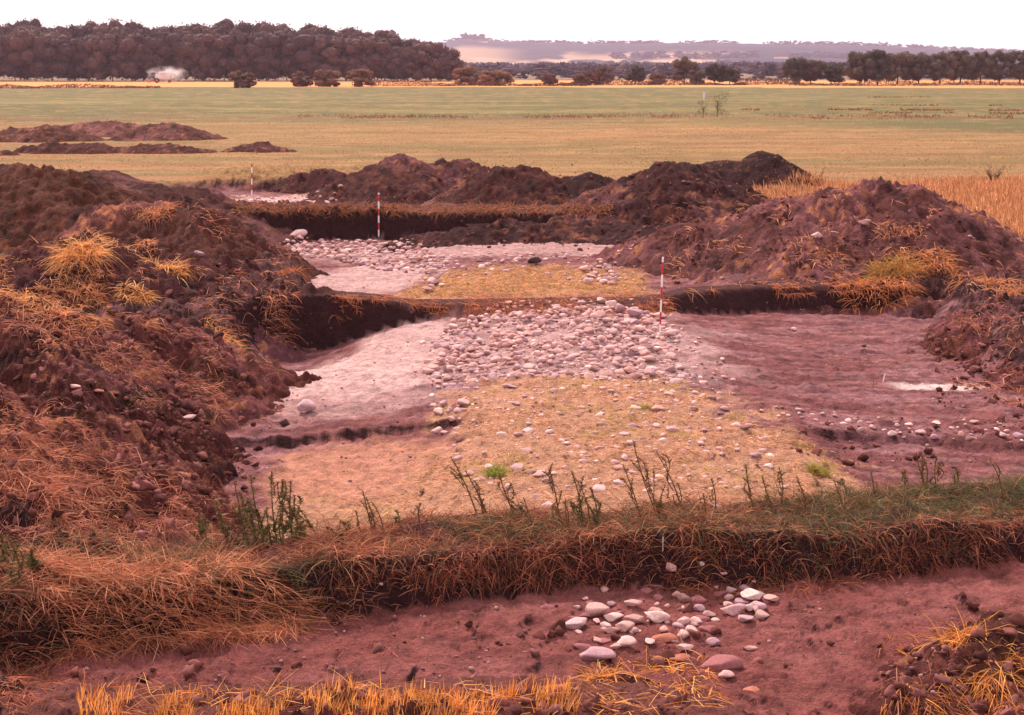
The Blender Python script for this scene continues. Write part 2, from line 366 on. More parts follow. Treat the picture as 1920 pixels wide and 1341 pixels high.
# zones: separate setting pieces that meet edge to edge
fx = X[Q].mean(1); fy = Y[Q].mean(1)
inA = info['A'][Q].mean(1); inB = info['B'][Q].mean(1); inC = info['C'][Q].mean(1); inD = info['D'][Q].mean(1)
zone = np.zeros(len(Q), int)
zone[(inA > .85)] = 1; zone[(inB > .85)] = 2; zone[(inC > .85)] = 2; zone[inD > .85] = 2
zone[(zone == 0) & (fy > Fa(fx) - .1) & (fy < Tb(fx) + .7) & (np.abs(fx) < 9)] = 3
zone[(zone == 0) & (fy > Fb(fx) - .1) & (fy < Tc(fx) + .7) & (fx > -6) & (fx < 12)] = 4
zone[(zone == 0) & (fy > Fc(fx) - .1) & (fy < 54.4) & (fx > -12) & (fx < 9)] = 5
def sub(name, q, kind='structure', mat=M_EARTH):
    u, inv = np.unique(q, return_inverse=True)
    me = fmesh(name, np.stack([X[u], Y[u], Z[u]], 1), inv.reshape(-1, 4), CC[u], True)
    o = link(name, me, mat); o['kind'] = kind; return o
sub('ground', Q[(zone == 0)])
sub('trench_floor', Q[zone == 1]); sub('excavated_ground', Q[zone == 2])
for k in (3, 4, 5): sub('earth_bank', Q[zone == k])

# ------------------------------------------------------------------ spoil heaps
HEAPS = []
def heap_fn(ridge, slope, rnd, seed, amp):
    P = []
    for (u, v, y) in ridge:
        z = Zat(v, y); P.append((Xat(u, y, z), y, z))
    P = np.array(P)
    def f(x, y):
        x = np.asarray(x, float); y = np.asarray(y, float)
        wx = x + (fbm(x * .9, y * .9, 3, seed + 3) - .5) * amp * 4; wy = y + (fbm(x * .9, y * .9, 3, seed + 4) - .5) * amp * 4
        best = np.full(x.shape, -9.0)
        for i in range(len(P) - 1):
            a = P[i]; b = P[i + 1]; d = b[:2] - a[:2]; L2 = (d ** 2).sum() + 1e-9
            t = np.clip(((wx - a[0]) * d[0] + (wy - a[1]) * d[1]) / L2, 0, 1)
            ds = np.hypot(wx - a[0] - t * d[0], wy - a[1] - t * d[1])
            h = a[2] + (b[2] - a[2]) * t - slope * (np.sqrt(ds ** 2 + rnd ** 2) - rnd)
            best = np.maximum(best, h)
        r = 1 - np.abs(2 * fbm(x * 2.3, y * 2.3, 4, seed) - 1)
        best = best + (fbm(x * 1.1, y * 1.1, 3, seed + 1) - .5) * amp * 1.6 + (r - .75) * amp * 1.1 + (fbm(x * 8, y * 8, 3, seed + 2) - .5) * amp * .8
        return best + clods(x, y, np.full(x.shape, min(1.0, amp * 6.0)) * (.05 + 1.0 * fbm(x * .8, y * .8, 2, seed + 9)), seed) - .06
    return f, P
def heap(ridge, label, slope=.62, rnd=.35, seed=100, amp=.16, colA=(82, 46, 46), colB=(122, 82, 92), mixb=.5, straw=0.25, name='spoil_heap', group=None):
    f, P = heap_fn(ridge, slope, rnd, seed, amp)
    yc = P[:, 1].mean(); step = max(.028, yc * .0017)
    reach = (P[:, 2].max() + 1.2) / slope
    x0, x1 = P[:, 0].min() - reach, P[:, 0].max() + reach; y0, y1 = max(8, P[:, 1].min() - reach), P[:, 1].max() + reach
    xs = np.arange(x0, x1, step); ys = np.arange(y0, y1, step * 1.25)
    Yh, Xh = np.meshgrid(ys, xs, indexing='ij'); x = Xh.ravel(); y = Yh.ravel()
    z = f(x, y); g = ground(x, y)
    id_ = np.arange(len(x)).reshape(Yh.shape)
    q = np.stack([id_[:-1, :-1], id_[:-1, 1:], id_[1:, 1:], id_[1:, :-1]], -1).reshape(-1, 4)
    keep = ((z - g)[q] > -.06).any(1); q = q[keep]
    z = np.maximum(z, g - .12)
    n = fbm(x * .6, y * .6, 4, seed + 20); n2 = fbm(x * 4, y * 4, 4, seed + 21); n3 = fbm(x * 1.7, y * 1.7, 4, seed + 22)
    kf = .90 if yc > 45 else 1.04
    colA = tuple(q * kf for q in (colA[0] * 1.06, colA[1], colA[2] * .95)); colB = (colB[0] * 1.08 * kf, colB[1] * kf, colB[2] * .96 * kf)
    C = np.tile(lin(colA), (len(x), 1)); C = mixc(C, sm((n - (1 - mixb)) / .16 + .3) * (.4 + .6 * n2), lin(colB))
    C = mixc(C, sm((n3 - .60) / .07) * .7, lin((54, 30, 30))); C = mixc(C, sm((fbm(x * 2.6, y * 2.6, 4, seed + 24) - .60) / .07) * .5, lin((118, 68, 54)))
    C = mixc(C, sm((n2 - .60) / .08) * sm((n - .45) / .1) * straw * 2, lin((176, 112, 84)))
    u, inv = np.unique(q, return_inverse=True)
    o = link(name, fmesh(name, np.stack([x[u], y[u], z[u]], 1), inv.reshape(-1, 4), C[u], True), M_HEAP)
    tag(o, label, 'spoil heap', group or 'spoil heaps round the excavation')
    HEAPS.append((f, x0, x1, y0, y1)); return o
def surf(x, y):
    x = np.asarray(x, float); y = np.asarray(y, float); z = ground(x, y)
    for f, x0, x1, y0, y1 in HEAPS:
        m = (x > x0) & (x < x1) & (y > y0) & (y < y1)
        if m.any():
            z = z.copy() if hasattr(z, 'copy') else z
            z[m] = np.maximum(z[m], f(x[m], y[m]))
    return z
# left side
heap([(-260, 300, 44), (-60, 312, 43), (60, 314, 42.5), (110, 314, 42.5), (150, 326, 43)], 'tall dark brown spoil heap at the left edge, overgrown and highest on that side', .6, .4, 100, .16, (80, 48, 40), (104, 64, 52), .35, .1)
heap([(150, 322, 50), (190, 318, 50), (240, 332, 50), (300, 344, 50), (360, 352, 51)], 'low grey-brown spoil ridge trailing right from the tall dark left heap', .45, .5, 110, .12, (84, 48, 46), (124, 84, 88), .5, .1)
heap([(235, 378, 39), (290, 376, 39.5), (345, 386, 39), (375, 396, 38.5), (385, 425, 38.5)], 'straw-flecked brown spoil heap beside the left end of the middle trench', .64, .4, 120, .18, (84, 50, 46), (126, 82, 82), .5, .6)
heap([(20, 500, 31), (80, 462, 31), (150, 440, 31), (205, 462, 31), (290, 490, 31.5), (380, 484, 32.5), (440, 500, 32.6), (480, 545, 32)], 'long clumpy spoil heap topped by a big straw tuft, left of the deep dark pit', .55, .35, 130, .2, (78, 44, 46), (118, 80, 92), .5, .5)
heap([(-160, 560, 24.5), (0, 560, 24), (80, 585, 23.5), (180, 612, 23.5), (255, 594, 25), (275, 606, 25.8), (290, 640, 26.3)], 'near spoil bank of purple-brown clods and straw, sloping down to the pale trench floor', .55, .4, 140, .2, (90, 48, 46), (128, 84, 86), .5, .6)
heap([(-330, 700, 19.5), (-150, 720, 18.5), (-60, 790, 17.2), (40, 850, 16.6), (110, 915, 16.0), (190, 1000, 15.2)], 'nearest clod-strewn spoil bank in the lower left above the grassy strip', .5, .5, 150, .2, (94, 50, 46), (134, 84, 82), .5, .7)
heap([(60, 640, 22.5), (115, 690, 21), (130, 760, 19.3), (125, 850, 17.3), (90, 950, 15.9)], 'dark bank of tumbled clods running down to the corner of the near trench', .62, .3, 160, .2, (80, 42, 42), (124, 80, 82), .45, .5)
# back
heap([(330, 352, 66), (420, 352, 66.5), (500, 352, 67)], 'low dark earth ridge behind the farthest ranging pole', .6, .3, 170, .1, (76, 42, 42), (110, 70, 72), .4, .4)
heap([(515, 342, 66), (560, 326, 66), (620, 318, 66), (665, 330, 65)], 'low dark spoil heap right of the farthest ranging pole', .55, .35, 180, .14, (78, 42, 44), (116, 76, 82), .4, .3)
heap([(672, 332, 62), (705, 308, 62), (752, 292, 62), (800, 312, 62), (838, 303, 62.5), (868, 300, 62.5), (905, 322, 62), (930, 340, 62)], 'broad twin-peaked spoil heap with pale purple patches behind the middle ranging pole', .55, .4, 190, .16, (84, 48, 48), (120, 80, 88), .5, .3)
heap([(912, 328, 57), (945, 312, 56), (985, 312, 56), (1015, 332, 56), (1045, 356, 55)], 'rounded reddish-brown spoil heap right of the twin-peaked one', .58, .3, 200, .14, (78, 42, 42), (104, 62, 62), .4, .4)
heap([(1030, 354, 56), (1060, 333, 56), (1095, 325, 56), (1130, 331, 56), (1160, 350, 56)], 'small almost black rounded spoil heap in the gap before the big right heaps', .6, .3, 210, .1, (62, 34, 36), (84, 50, 54), .3, .15)
heap([(1150, 356, 51), (1200, 326, 51.5), (1250, 305, 51.5), (1290, 308, 52), (1340, 340, 51), (1390, 372, 50)], 'pointed dark spoil heap with tumbled clods, in front of the blackest heap', .5, .35, 220, .18, (70, 38, 40), (112, 74, 82), .45, .25)
heap([(1290, 322, 62), (1330, 302, 62), (1380, 300, 62), (1412, 292, 62), (1424, 283, 62), (1440, 284, 62), (1452, 298, 62), (1495, 325, 62), (1540, 354, 62)], 'blackest and farthest right-hand spoil heap with a block of earth on its top', .62, .3, 230, .12, (58, 32, 36), (88, 56, 66), .3, .05)
heap([(1245, 440, 41), (1310, 415, 40), (1400, 402, 39), (1470, 378, 38.5), (1560, 356, 38), (1650, 348, 38), (1705, 357, 37.5), (1745, 388, 37.5), (1800, 430, 37), (1860, 474, 36)], 'largest spoil heap on the right, purple-brown with straw wisps and a few big stones', .5, .45, 240, .17, (92, 56, 58), (130, 88, 94), .55, .6)
heap([(790, 446, 47.5), (850, 432, 47.5), (930, 420, 48), (1050, 416, 48), (1150, 420, 48), (1260, 420, 46.5)], 'low black slumped earth lying in the middle trench below the right-hand heaps', .33, .4, 250, .12, (66, 36, 40), (96, 60, 66), .4, .2)
heap([(1960, 560, 30), (2060, 570, 28), (2100, 630, 26), (2090, 720, 23.5)], 'rubbly spoil bank with dry grass at the right edge of the near trench', .36, .4, 260, .17, (92, 50, 50), (128, 82, 88), .55, .5)
# near side clods on the camera bank
heap([(500, 1345, 10.3), (800, 1322, 10.6), (1060, 1288, 11.2), (1250, 1296, 11.3), (1330, 1335, 10.8)], 'row of dark clods along the near edge below the golden stubble', .6, .25, 270, .13, (92, 50, 50), (122, 74, 76), .4, .2)
heap([(1700, 1290, 11.3), (1760, 1216, 12.1), (1840, 1196, 12.4), (1960, 1190, 12.6), (2200, 1200, 12.5)], 'straw-strewn clod heap in the lower right corner', .7, .25, 280, .14, (88, 48, 48), (120, 74, 74), .4, .5)
# far
g2 = 'far spoil heaps out in the field'
heap([(-40, 248, 104), (20, 242, 104), (90, 236, 104), (140, 246, 104)], 'far dark spoil heap cut by the left edge of the picture', .4, .4, 300, .16, (92, 54, 50), (120, 78, 78), .4, .3, group=g2)
heap([(90, 238, 112), (150, 230, 112), (205, 228, 112), (245, 234, 112), (262, 244, 112)], 'far reddish spoil heap with a lighter top, between two darker ones', .4, .4, 310, .16, (116, 74, 72), (150, 104, 104), .6, .3, group=g2)
heap([(248, 246, 106), (285, 232, 106), (330, 232, 106), (375, 244, 106), (398, 256, 106)], 'far brown spoil heap at the right end of the rear row', .4, .4, 320, .16, (96, 58, 54), (126, 86, 88), .5, .3, group=g2)
heap([(50, 276, 88), (90, 268, 88), (150, 270, 88), (180, 266, 88), (200, 276, 88)], 'far low dark spoil heap in the left half of the front row', .5, .3, 330, .14, (84, 46, 44), (112, 70, 68), .4, .3, group=g2)
heap([(215, 276, 88), (250, 274, 88), (300, 270, 88), (350, 274, 88), (398, 282, 88)], 'far low spoil ridge with a pale stone, in the middle of the front row', .5, .3, 340, .14, (84, 48, 46), (118, 76, 78), .4, .3, group=g2)
heap([(415, 284, 89), (455, 270, 89), (492, 266, 89), (520, 274, 89), (560, 285, 89)], 'far isolated dark spoil heap standing alone in the tan field', .5, .3, 350, .12, (76, 42, 42), (104, 64, 66), .4, .3, group=g2)
heap([(-30, 288, 85), (10, 281, 85), (30, 288, 85)], 'small far spoil lump at the left edge below the rear row', .6, .2, 360, .08, (84, 46, 44), (112, 70, 68), .4, .3, group=g2)

# visible-surface lookup, so small things are stood on the ground one actually sees there
GW, GH = 660, 470
DB = np.full((GH, GW), 1e9)
def splat(V):
    u, v = proj(V[:, 0], V[:, 1], V[:, 2]); a = ((u + 30) / 3).astype(int); b = ((v + 30) / 3).astype(int)
    k = (a >= 0) & (a < GW) & (b >= 0) & (b < GH) & (V[:, 1] > 5)
    np.minimum.at(DB, (b[k], a[k]), V[k, 1])
for ob_ in list(COL.objects):
    if ob_.type == 'MESH':
        v_ = np.empty(len(ob_.data.vertices) * 3, np.float32); ob_.data.vertices.foreach_get('co', v_); splat(v_.reshape(-1, 3).astype(float))
for _ in range(5):
    p = np.pad(DB, 1, constant_values=1e9); nb = np.min([p[1 + a:GH + 1 + a, 1 + b:GW + 1 + b] for a in (-1, 0, 1) for b in (-1, 0, 1)], axis=0)
    DB = np.where(DB > 1e8, nb, DB)
# a far vertex seen through the mesh between near ones: take the nearest of the cell's row neighbours
p = np.pad(DB, 1, constant_values=1e9)
med = np.median(np.stack([p[1 + a:GH + 1 + a, 1 + b:GW + 1 + b] for a in (-1, 0, 1) for b in (-1, 0, 1)]), axis=0)
DB = np.where(DB > med * 1.08, med, DB)
def hit(u, v):
    u = np.atleast_1d(np.asarray(u, float)); v = np.atleast_1d(np.asarray(v, float))
    a = np.clip(((u + 30) / 3).astype(int), 0, GW - 1); b = np.clip(((v + 30) / 3).astype(int), 0, GH - 1)
    y = DB[b, a]; z = Zat(v, y); x = Xat(u, y, z); return x, y, surf(x, y)
def hit1(u, v):
    x, y, z = hit(u, v); return float(x[0]), float(y[0]), float(z[0])

# ------------------------------------------------------------------ stones
def ico(sub=3):
    import bmesh
    bm = bmesh.new(); bmesh.ops.create_icosphere(bm, subdivisions=sub, radius=1.0)
    V = np.array([v.co[:] for v in bm.verts]); T = np.array([[v.index for v in f.verts] for f in bm.faces]); bm.free()
    return V, T
ICO3 = ico(3); ICO2 = ico(2); ICO1 = ico(1)
def stone_shape(base, seed, rough=.18, planes=7):
    V = base[0].copy(); r = np.random.default_rng(seed)
    for i in range(planes):                       # broad worn facets
        n = r.normal(size=3); n /= np.linalg.norm(n); d = r.uniform(.50, .86)
        s = V @ n - d; k = s > 0; V[k] -= n[None] * (s[k] * 1.0)[:, None]
    f = fbm(V[:, 0] * 2 + V[:, 2] * 1.3 + seed, V[:, 1] * 2 - V[:, 2] * 1.7, 3, seed) - .5
    V *= (1 + f * rough * 2)[:, None]
    V *= np.array([1, r.uniform(.68, .95), r.uniform(.5, .78)])
    return V
SM = []
for i in range(16):
    V = stone_shape(ICO3, 500 + i, .13 if i < 11 else .2, 13 if i < 11 else 17)
    me = fmesh('stone', V, ICO3[1], None, i % 3 == 0); SM.append(me)
def mk_stone(x, y, r, label, group=None, z=None, mat=None, sink=.35, flat=1.0, rot=None, asp=1.0, var=None, name='stone'):
    o = bpy.data.objects.new(name, SM[random.randrange(16) if var is None else var]); COL.objects.link(o)
    if z is None: z = float(surf(np.array([x]), np.array([y]))[0])
    hgt = r * flat
    o.scale = (r * asp, r, hgt); o.location = (x, y, z + hgt * .62 - hgt * sink * 1.2)
    o.rotation_euler = (random.uniform(-.2, .2), random.uniform(-.2, .2), random.uniform(0, 6.28) if rot is None else rot)
    m = mat or M_STONE
    if not o.data.materials: o.data.materials.append(M_STONE)
    o.material_slots[0].link = 'OBJECT'; o.material_slots[0].material = m
    tag(o, label, 'stone', group); return o
def px_stone(u, v, wpx, z=-.5, **k):
    """stone centred on photo pixel u,v, wpx wide, standing on the real surface there"""
    x, y, zz = hit1(u, v + wpx * .25)
    r = wpx / F * y / 2 * 1.16
    return mk_stone(x, y, r, **k)
FG = 'stones exposed in the nearest trench'
L0 = 'pale rounded fieldstone in the loose scatter exposed in the nearest trench'
# (u, v, width, aspect, kind, label)
near_st = [
 (1118,1140,50,1.25,0,'long pale pink stone tilted at the upper left of the near scatter'),
 (1080,1165,46,1.2,0,'mauve oval stone on the left margin of the near scatter'),
 (1075,1150,34,1.5,2,'flat muddy stone tucked behind the mauve oval one'),
 (1232,1152,50,1.1,0,'large smooth blue-grey boulder in the middle of the near scatter'),
 (1150,1155,40,1.5,0,'flat pale stone left of the notched one in the near scatter'),
 (1172,1168,38,1.15,0,'egg-shaped pale stone directly below the flat one in the near scatter'),
 (1190,1158,36,1.2,0,'notched grey stone between the egg-shaped one and the blue-grey boulder'),
 (1188,1125,34,1.5,0,'flat light slab at the back of the near scatter'),
 (1136,1170,22,1.3,0,None),(1146,1181,36,1.5,0,None),(1137,1190,40,1.4,2,None),(1190,1184,24,1.2,0,None),
 (1175,1197,32,1.1,0,'small whitish cobble in front of the egg-shaped stone'),
 (1157,1209,26,1.4,0,None),(1095,1205,44,1.5,2,None),
 (1122,1226,60,1.5,0,'broad pale boulder half buried at the lower left of the near scatter'),
 (1268,1112,22,1.2,0,None),(1283,1119,28,1.1,0,'small bright cobble in front of the brown mound of stones'),
 (1305,1112,50,1.3,2,'broad pinkish stone at the back under the grassy face'),
 (1236,1115,24,.9,2,None),(1311,1134,26,1.0,0,None),(1330,1147,24,1.1,0,None),(1366,1120,18,1,0,None),
 (1375,1139,54,1.25,0,'craggy white boulder in front of the pile at the right of the near scatter'),
 (1411,1113,44,1.1,1,'blue-grey angular boulder on top of the pile at the right of the near scatter'),
 (1422,1131,32,1.2,0,None),(1405,1138,24,1,0,None),(1389,1128,30,1.3,0,None),
 (1428,1150,30,1.0,0,'pink rounded cobble at the right end of the pile'),
 (1440,1120,26,1.2,2,None),(1350,1108,36,1.2,2,None),(1392,1106,30,1.2,2,None),
 (1282,1163,26,1.0,0,None),(1296,1172,26,1.3,0,None),(1305,1163,22,1.1,0,None),(1316,1151,30,1.5,2,None),
 (1336,1171,50,1.3,2,'mud-covered hump of stone right of the blue-grey boulder'),
 (1245,1190,56,1.7,3,'flat rusty orange stone set in the near trench floor'),
 (1285,1210,34,1.6,0,'thin pale slab lying just above a rusty orange stone'),
 (1278,1226,44,1.5,3,'rusty orange stone under a thin pale slab'),
 (1340,1202,28,1.2,0,'lone pale cobble between the scatter and the flat white flake'),
 (1408,1213,26,2.0,0,'flat white flake of stone isolated on the trench floor'),
 (1350,1228,76,1.4,2,'large pink mud-coated boulder near the front of the trench floor'),
 (1362,1266,26,1.2,0,'small pale cobble in front of the large pink boulder'),
 (1411,1286,38,1.1,3,'round brown stone low in the trench floor, nearest the camera'),
 (1027,1130,34,1.1,2,'muddy stone alone at the foot of the grassy bank left of the scatter'),
 (1215,1100,26,1.2,2,None),(1110,1128,24,1.2,2,None),(1160,1143,22,1.2,2,None),(1100,1150,22,1.3,2,None),(1148,1131,18,1.2,0,None),
 (730,1308,36,1.4,1,'squarish grey stone lying in front of the golden stubble'),
 (1048,1282,34,1.0,2,'upright brown lump of stone on the near bank beside the stubble'),
]
for (u, v, wd, asp, kd, lb) in near_st:
    px_stone(u, v, wd / asp * 1.08 if asp > 1 else wd, label=lb or L0, group=FG if not lb else None, asp=asp,
             mat=[M_STONE, M_STONE, M_STONE_MUD, M_STONE_RED][kd], sink=.22 if kd in (0, 1) else .55, flat=.95 if kd in (0, 1) else .8, rot=random.uniform(-.35, .35))
# noted single stones
singles = [
 (575,764,32,1.1,M_STONE,'upright pinkish boulder alone on the left of the pale trench floor',1.3,.1),
 (533,793,24,1.1,M_STONE_DARK,'dark round stone lying at the edge of the shallow cut on the left',1.1,.1),
 (558,439,34,1.6,M_STONE,'large oblong stone at the left back corner of the middle trench',1.0,.15),
 (803,445,30,1.4,M_STONE_DARK,'brown stone at the foot of the slumped black earth in the middle trench',1.0,.2),
 (1003,486,28,1.4,M_STONE_DARK,'squared dark stone standing out in the dry grass of the middle trench',1.1,.1),
 (1163,579,24,1.0,M_STONE,'roundest boulder at the back edge of the cairn',1.1,.05),
 (1192,589,34,1.4,M_STONE,'long whitish boulder at the back edge of the cairn',1.1,.05),
 (1257,626,30,1.2,M_STONE,'grey boulder right of the foot of the nearest ranging pole',1.1,.1),
 (955,717,30,1.7,M_STONE,'flat white stone at the front left edge of the cairn',.7,.3),
 (1621,417,26,1.3,M_STONE,'flat pale stone high on the largest right-hand heap',1.0,.1),
 (1532,444,24,1.1,M_STONE,'light grey stone halfway up the largest right-hand heap',1.0,.1),
 (1649,427,9,1,M_STONE,'tiny white stone beside the flat pale stone on the right-hand heap',1.0,.1),
 (1818,450,9,1,M_STONE,'tiny white stone on the right flank of the largest heap',1.0,.1),
 (1354,520,10,1.2,M_STONE,'small white stone low on the left flank of the largest heap',1.0,.1),
 (374,510,20,1.1,M_STONE,'pale stone beside a straw tuft on the left bank',1.0,.1),
 (355,782,30,1.4,M_STONE,'flat pale stone on the dark clods of the near left bank',.9,.2),
 (140,727,22,1.5,M_STONE,'flat grey stone on the upper slope of the near left bank',.9,.2),
 (186,733,22,1.6,M_STONE_RED,'reddish flat stone on the upper slope of the near left bank',.7,.3),
 (1620,648,12,1.1,M_STONE_DARK,'small dark clod-like stone alone on the right trench floor',1.0,.2),
 (1488,617,12,1.1,M_STONE,'small white stone alone far back on the right trench floor',1.0,.1),
 (1343,944,28,1.7,M_STONE,'flat white stone at the edge of the grassy strip right of centre',.7,.3),
 (1025,945,34,1.3,M_STONE,'mauve stone behind the tall weeds in the centre',.9,.3),
 (1833,803,22,1.2,M_STONE_MUD,'pinkish stone in the rubble at the right of the near trench',1.1,.2),
 (417,982,20,1.1,M_STONE_DARK,'dark round clod-like stone near the left corner of the near trench',1.1,.1),
 (520,1250,26,1.4,M_STONE_DARK,'dark jagged lump on the nearest trench floor, left of centre',1.1,.1),
 (1230,391,14,1,M_STONE_MUD,'muddy stone in the dark pointed heap',1,.2),
]
for (u, v, wd, asp, mt, lb, fl, sk) in singles:
    px_stone(u, v, wd / asp, label=lb, asp=asp, mat=mt, flat=fl, sink=sk, rot=random.uniform(-.3, .3))
# scattered cairn stones by region; largest on screen are objects, the rest one mass
def inpoly(u, v, P):
    P = np.array(P, float); c = np.zeros(u.shape, bool); j = len(P) - 1
    for i in range(len(P)):
        a, b = P[i], P[j]
        k = ((a[1] > v) != (b[1] > v)) & (u < (b[0] - a[0]) * (v - a[1]) / (b[1] - a[1] + 1e-9) + a[0]); c ^= k; j = i
    return c
cand = []
def scatter(poly, n, rmin, rmax, gap, label, group, sink, pw=1.6, zf=-.4, lift=.0, flat=.82, ok=None):
    U = [p[0] for p in poly]; V = [p[1] for p in poly]
    u0, u1, v0, v1 = min(U), max(U), min(V), max(V)
    pts = np.zeros((0, 3)); tries = 0
    (xa, ya), (xb, yb) = Wp(u0, v1, zf), Wp(u1, v0, zf)
    wx = max(abs(xa), abs(xb), abs(Wp(u0, v0, zf)[0]), abs(Wp(u1, v0, zf)[0]))
    while len(pts) < n and tries < n * 40:
        tries += 1
        x = rng.uniform(-wx, wx); y = rng.uniform(ya, yb)
        u, v = proj(x, y, zf)
        if not inpoly(np.array([u]), np.array([v]), poly)[0]: continue
        if fbm(np.array([x * 1.5]), np.array([y * 1.2]), 3, 91)[0] < .30: continue
        r = rmin + (rmax - rmin) * rng.random() ** pw
        if len(pts):
            d = np.hypot(pts[:, 0] - x, pts[:, 1] - y)
            if (d < (pts[:, 2] + r) * gap).any(): continue
        pts = np.vstack([pts, [x, y, r]])
    for x, y, r in pts: cand.append((r / y, x, y, r, label, group, sink, lift, flat))
cairn = [(805, 640), (850, 605), (900, 592), (1000, 583), (1120, 583), (1200, 588), (1240, 600), (1275, 640), (1262, 690), (1330, 725), (1250, 738), (1120, 728), (1000, 722), (900, 725), (820, 728), (800, 690)]
scatter(cairn, 950, .045, .175, .74, 'pale fieldstone packed in the cairn beside the nearest ranging pole', 'stones packed in the near cairn', .36, 1.9, -.35)
scatter([(820, 600), (1230, 590), (1250, 700), (1000, 700), (830, 700)], 170, .07, .13, .6, 'pale fieldstone packed in the cairn beside the nearest ranging pole', 'stones packed in the near cairn', -.5, 1.3, -.3)
scatter([(870, 735), (1300, 735), (1440, 830), (1480, 930), (1250, 950), (1000, 955), (860, 900), (830, 800)], 420, .025, .12, 1.15, 'pale stone half sunk in the straw-coloured grass of the near mound', 'stones half sunk in the near mound', .45, 2.4, -.4, flat=.7)
scatter([(770, 620), (1240, 575), (1300, 640), (1400, 760), (1240, 770), (800, 760), (760, 700)], 260, .02, .10, 1.2, 'loose pale stone at the thinning edge of the near cairn', 'loose stones round the near cairn', .4, 2.2, -.35)
scatter([(1360, 795), (1460, 790), (1880, 795), (1920, 830), (1700, 830), (1500, 815)], 60, .04, .11, 1.1, 'pale stone in the line of rubble along the right-hand step', 'stones along the right-hand step', .3, 2, -.6)
scatter([(1260, 640), (1330, 650), (1400, 740), (1330, 740), (1260, 720)], 22, .04, .10, 1.3, 'stray pale stone at the right fringe of the near cairn', 'stray stones right of the near cairn', .3, 2, -.5)
scatter([(495, 455), (560, 436), (740, 440), (800, 465), (840, 500), (830, 545), (790, 540), (700, 505), (620, 478), (500, 462)], 420, .06, .19, .8, 'pale stone in the dense stone band of the middle trench', 'stones of the band in the middle trench', .15, 1.7, -.65)
scatter([(780, 465), (900, 478), (1100, 478), (1190, 500), (1195, 550), (1080, 548), (940, 540), (860, 545), (790, 510)], 150, .05, .17, 1.1, 'pale stone in the dry grass of the middle trench', 'stones in the grass of the middle trench', .35, 2, -.5)
scatter([(1095, 520), (1140, 512), (1160, 530), (1150, 548), (1100, 545)], 26, .10, .19, .85, 'pale stone in the small ring of stones in the middle trench', 'stones of the small ring', .1, 1.3, -.4)
scatter([(785, 535), (830, 530), (840, 555), (800, 560)], 10, .10, .17, .85, 'pale stone beside the front left rim of the middle trench', 'stones at the middle trench rim', .1, 1.3, -.4)
scatter([(430, 385), (480, 371), (560, 371), (640, 378), (690, 388), (560, 390)], 70, .07, .2, .9, 'pale stone on the floor of the farthest trench', 'stones of the farthest trench', .2, 1.5, -.5)
scatter([(820, 775), (865, 768), (880, 800), (820, 815)], 10, .07, .14, .9, 'pale stone in the little group at the end of the left-hand cut', 'stones at the end of the left cut', .2, 1.3, -.5)
scatter([(1060, 1150), (1130, 1110), (1300, 1095), (1440, 1100), (1450, 1150), (1330, 1190), (1200, 1230), (1090, 1220)], 46, .035, .11, 1.0, L0, FG, .3, 1.3, -.5)
cand.sort(key=lambda c: -c[0])
nind = 300 - len(near_st) - len(singles)
xs = np.array([c[1] for c in cand]); ys = np.array([c[2] for c in cand]); zs = surf(xs, ys)
RV = []; RT = []; off = 0
rub = [stone_shape(ICO2, 700 + i, .2, 7) for i in range(10)]
for i, c in enumerate(cand):
    _, x, y, r, lb, gp, sk, lift, fl = c
    if y > 23 and lift == 0: r *= .93
    if i < nind: mk_stone(x, y, r, lb, gp, zs[i], sink=sk, flat=fl)
    else:
        V = rub[i % 10]; a = rng.uniform(0, 6.28); ca, sa = math.cos(a), math.sin(a)
        hg = r * fl; W_ = np.stack([(V[:, 0] * ca - V[:, 1] * sa) * r + x, (V[:, 0] * sa + V[:, 1] * ca) * r + y, V[:, 2] * hg + zs[i] + hg * .62 - hg * sk * 1.2], 1)
        RV.append(W_); RT.append(ICO2[1] + off); off += len(V)
o = link('small_stones', fmesh('small_stones', np.vstack(RV), np.vstack(RT), None, True), M_RUBBLE)
tag(o, 'many smaller pale stones filling the cairn and dotted over the trench floors', 'stones', kind='stuff')
M_PEB = mat_stone('pebble', [(130, 86, 86), (112, 70, 72), (170, 128, 124), (144, 98, 98), (122, 78, 80), (196, 158, 152)], False)
# pebbles and grit
PB = [V for V in [stone_shape(ICO1, 800 + i, .2, 4) for i in range(6)]]
def lumps(name, n, regions, r0, r1, label, cat, mat, colr=None, shapes=PB, tris=ICO1[1], pw=2.5):
    VV = []; TT = []; CL = []; of = 0
    for (u0, u1, v0, v1, wt, zf) in regions:
        k = int(n * wt)
        x0, ya = Wp(u0, v1, zf); _, yb = Wp(u0, v0, zf)
        u = rng.uniform(u0, u1, k); v = rng.uniform(v0, v1, k); x, y, z = hit(u, v); y = y + rng.normal(size=k) * .05; z = surf(x, y); r = (r0 + (r1 - r0) * rng.random(k) ** pw)
        keep = fbm(x * 1.4, y * 1.4, 3, 95) > .42
        for j in np.nonzero(keep)[0]:
            V = shapes[j % len(shapes)]; a = rng.uniform(0, 6.28); ca, sa = math.cos(a), math.sin(a); q = r[j]
            VV.append(np.stack([(V[:, 0] * ca - V[:, 1] * sa) * q + x[j], (V[:, 0] * sa + V[:, 1] * ca) * q + y[j], V[:, 2] * q + z[j] + q * .2], 1))
            TT.append(tris + of); of += len(V)
            if colr is not None: CL.append(np.tile(colr[rng.integers(len(colr))] * rng.uniform(.75, 1.2), (len(V), 1)))
    o = link(name, fmesh(name, np.vstack(VV), np.vstack(TT), np.vstack(CL) if colr is not None else None, False), mat)
    tag(o, label, cat, kind='stuff'); return o
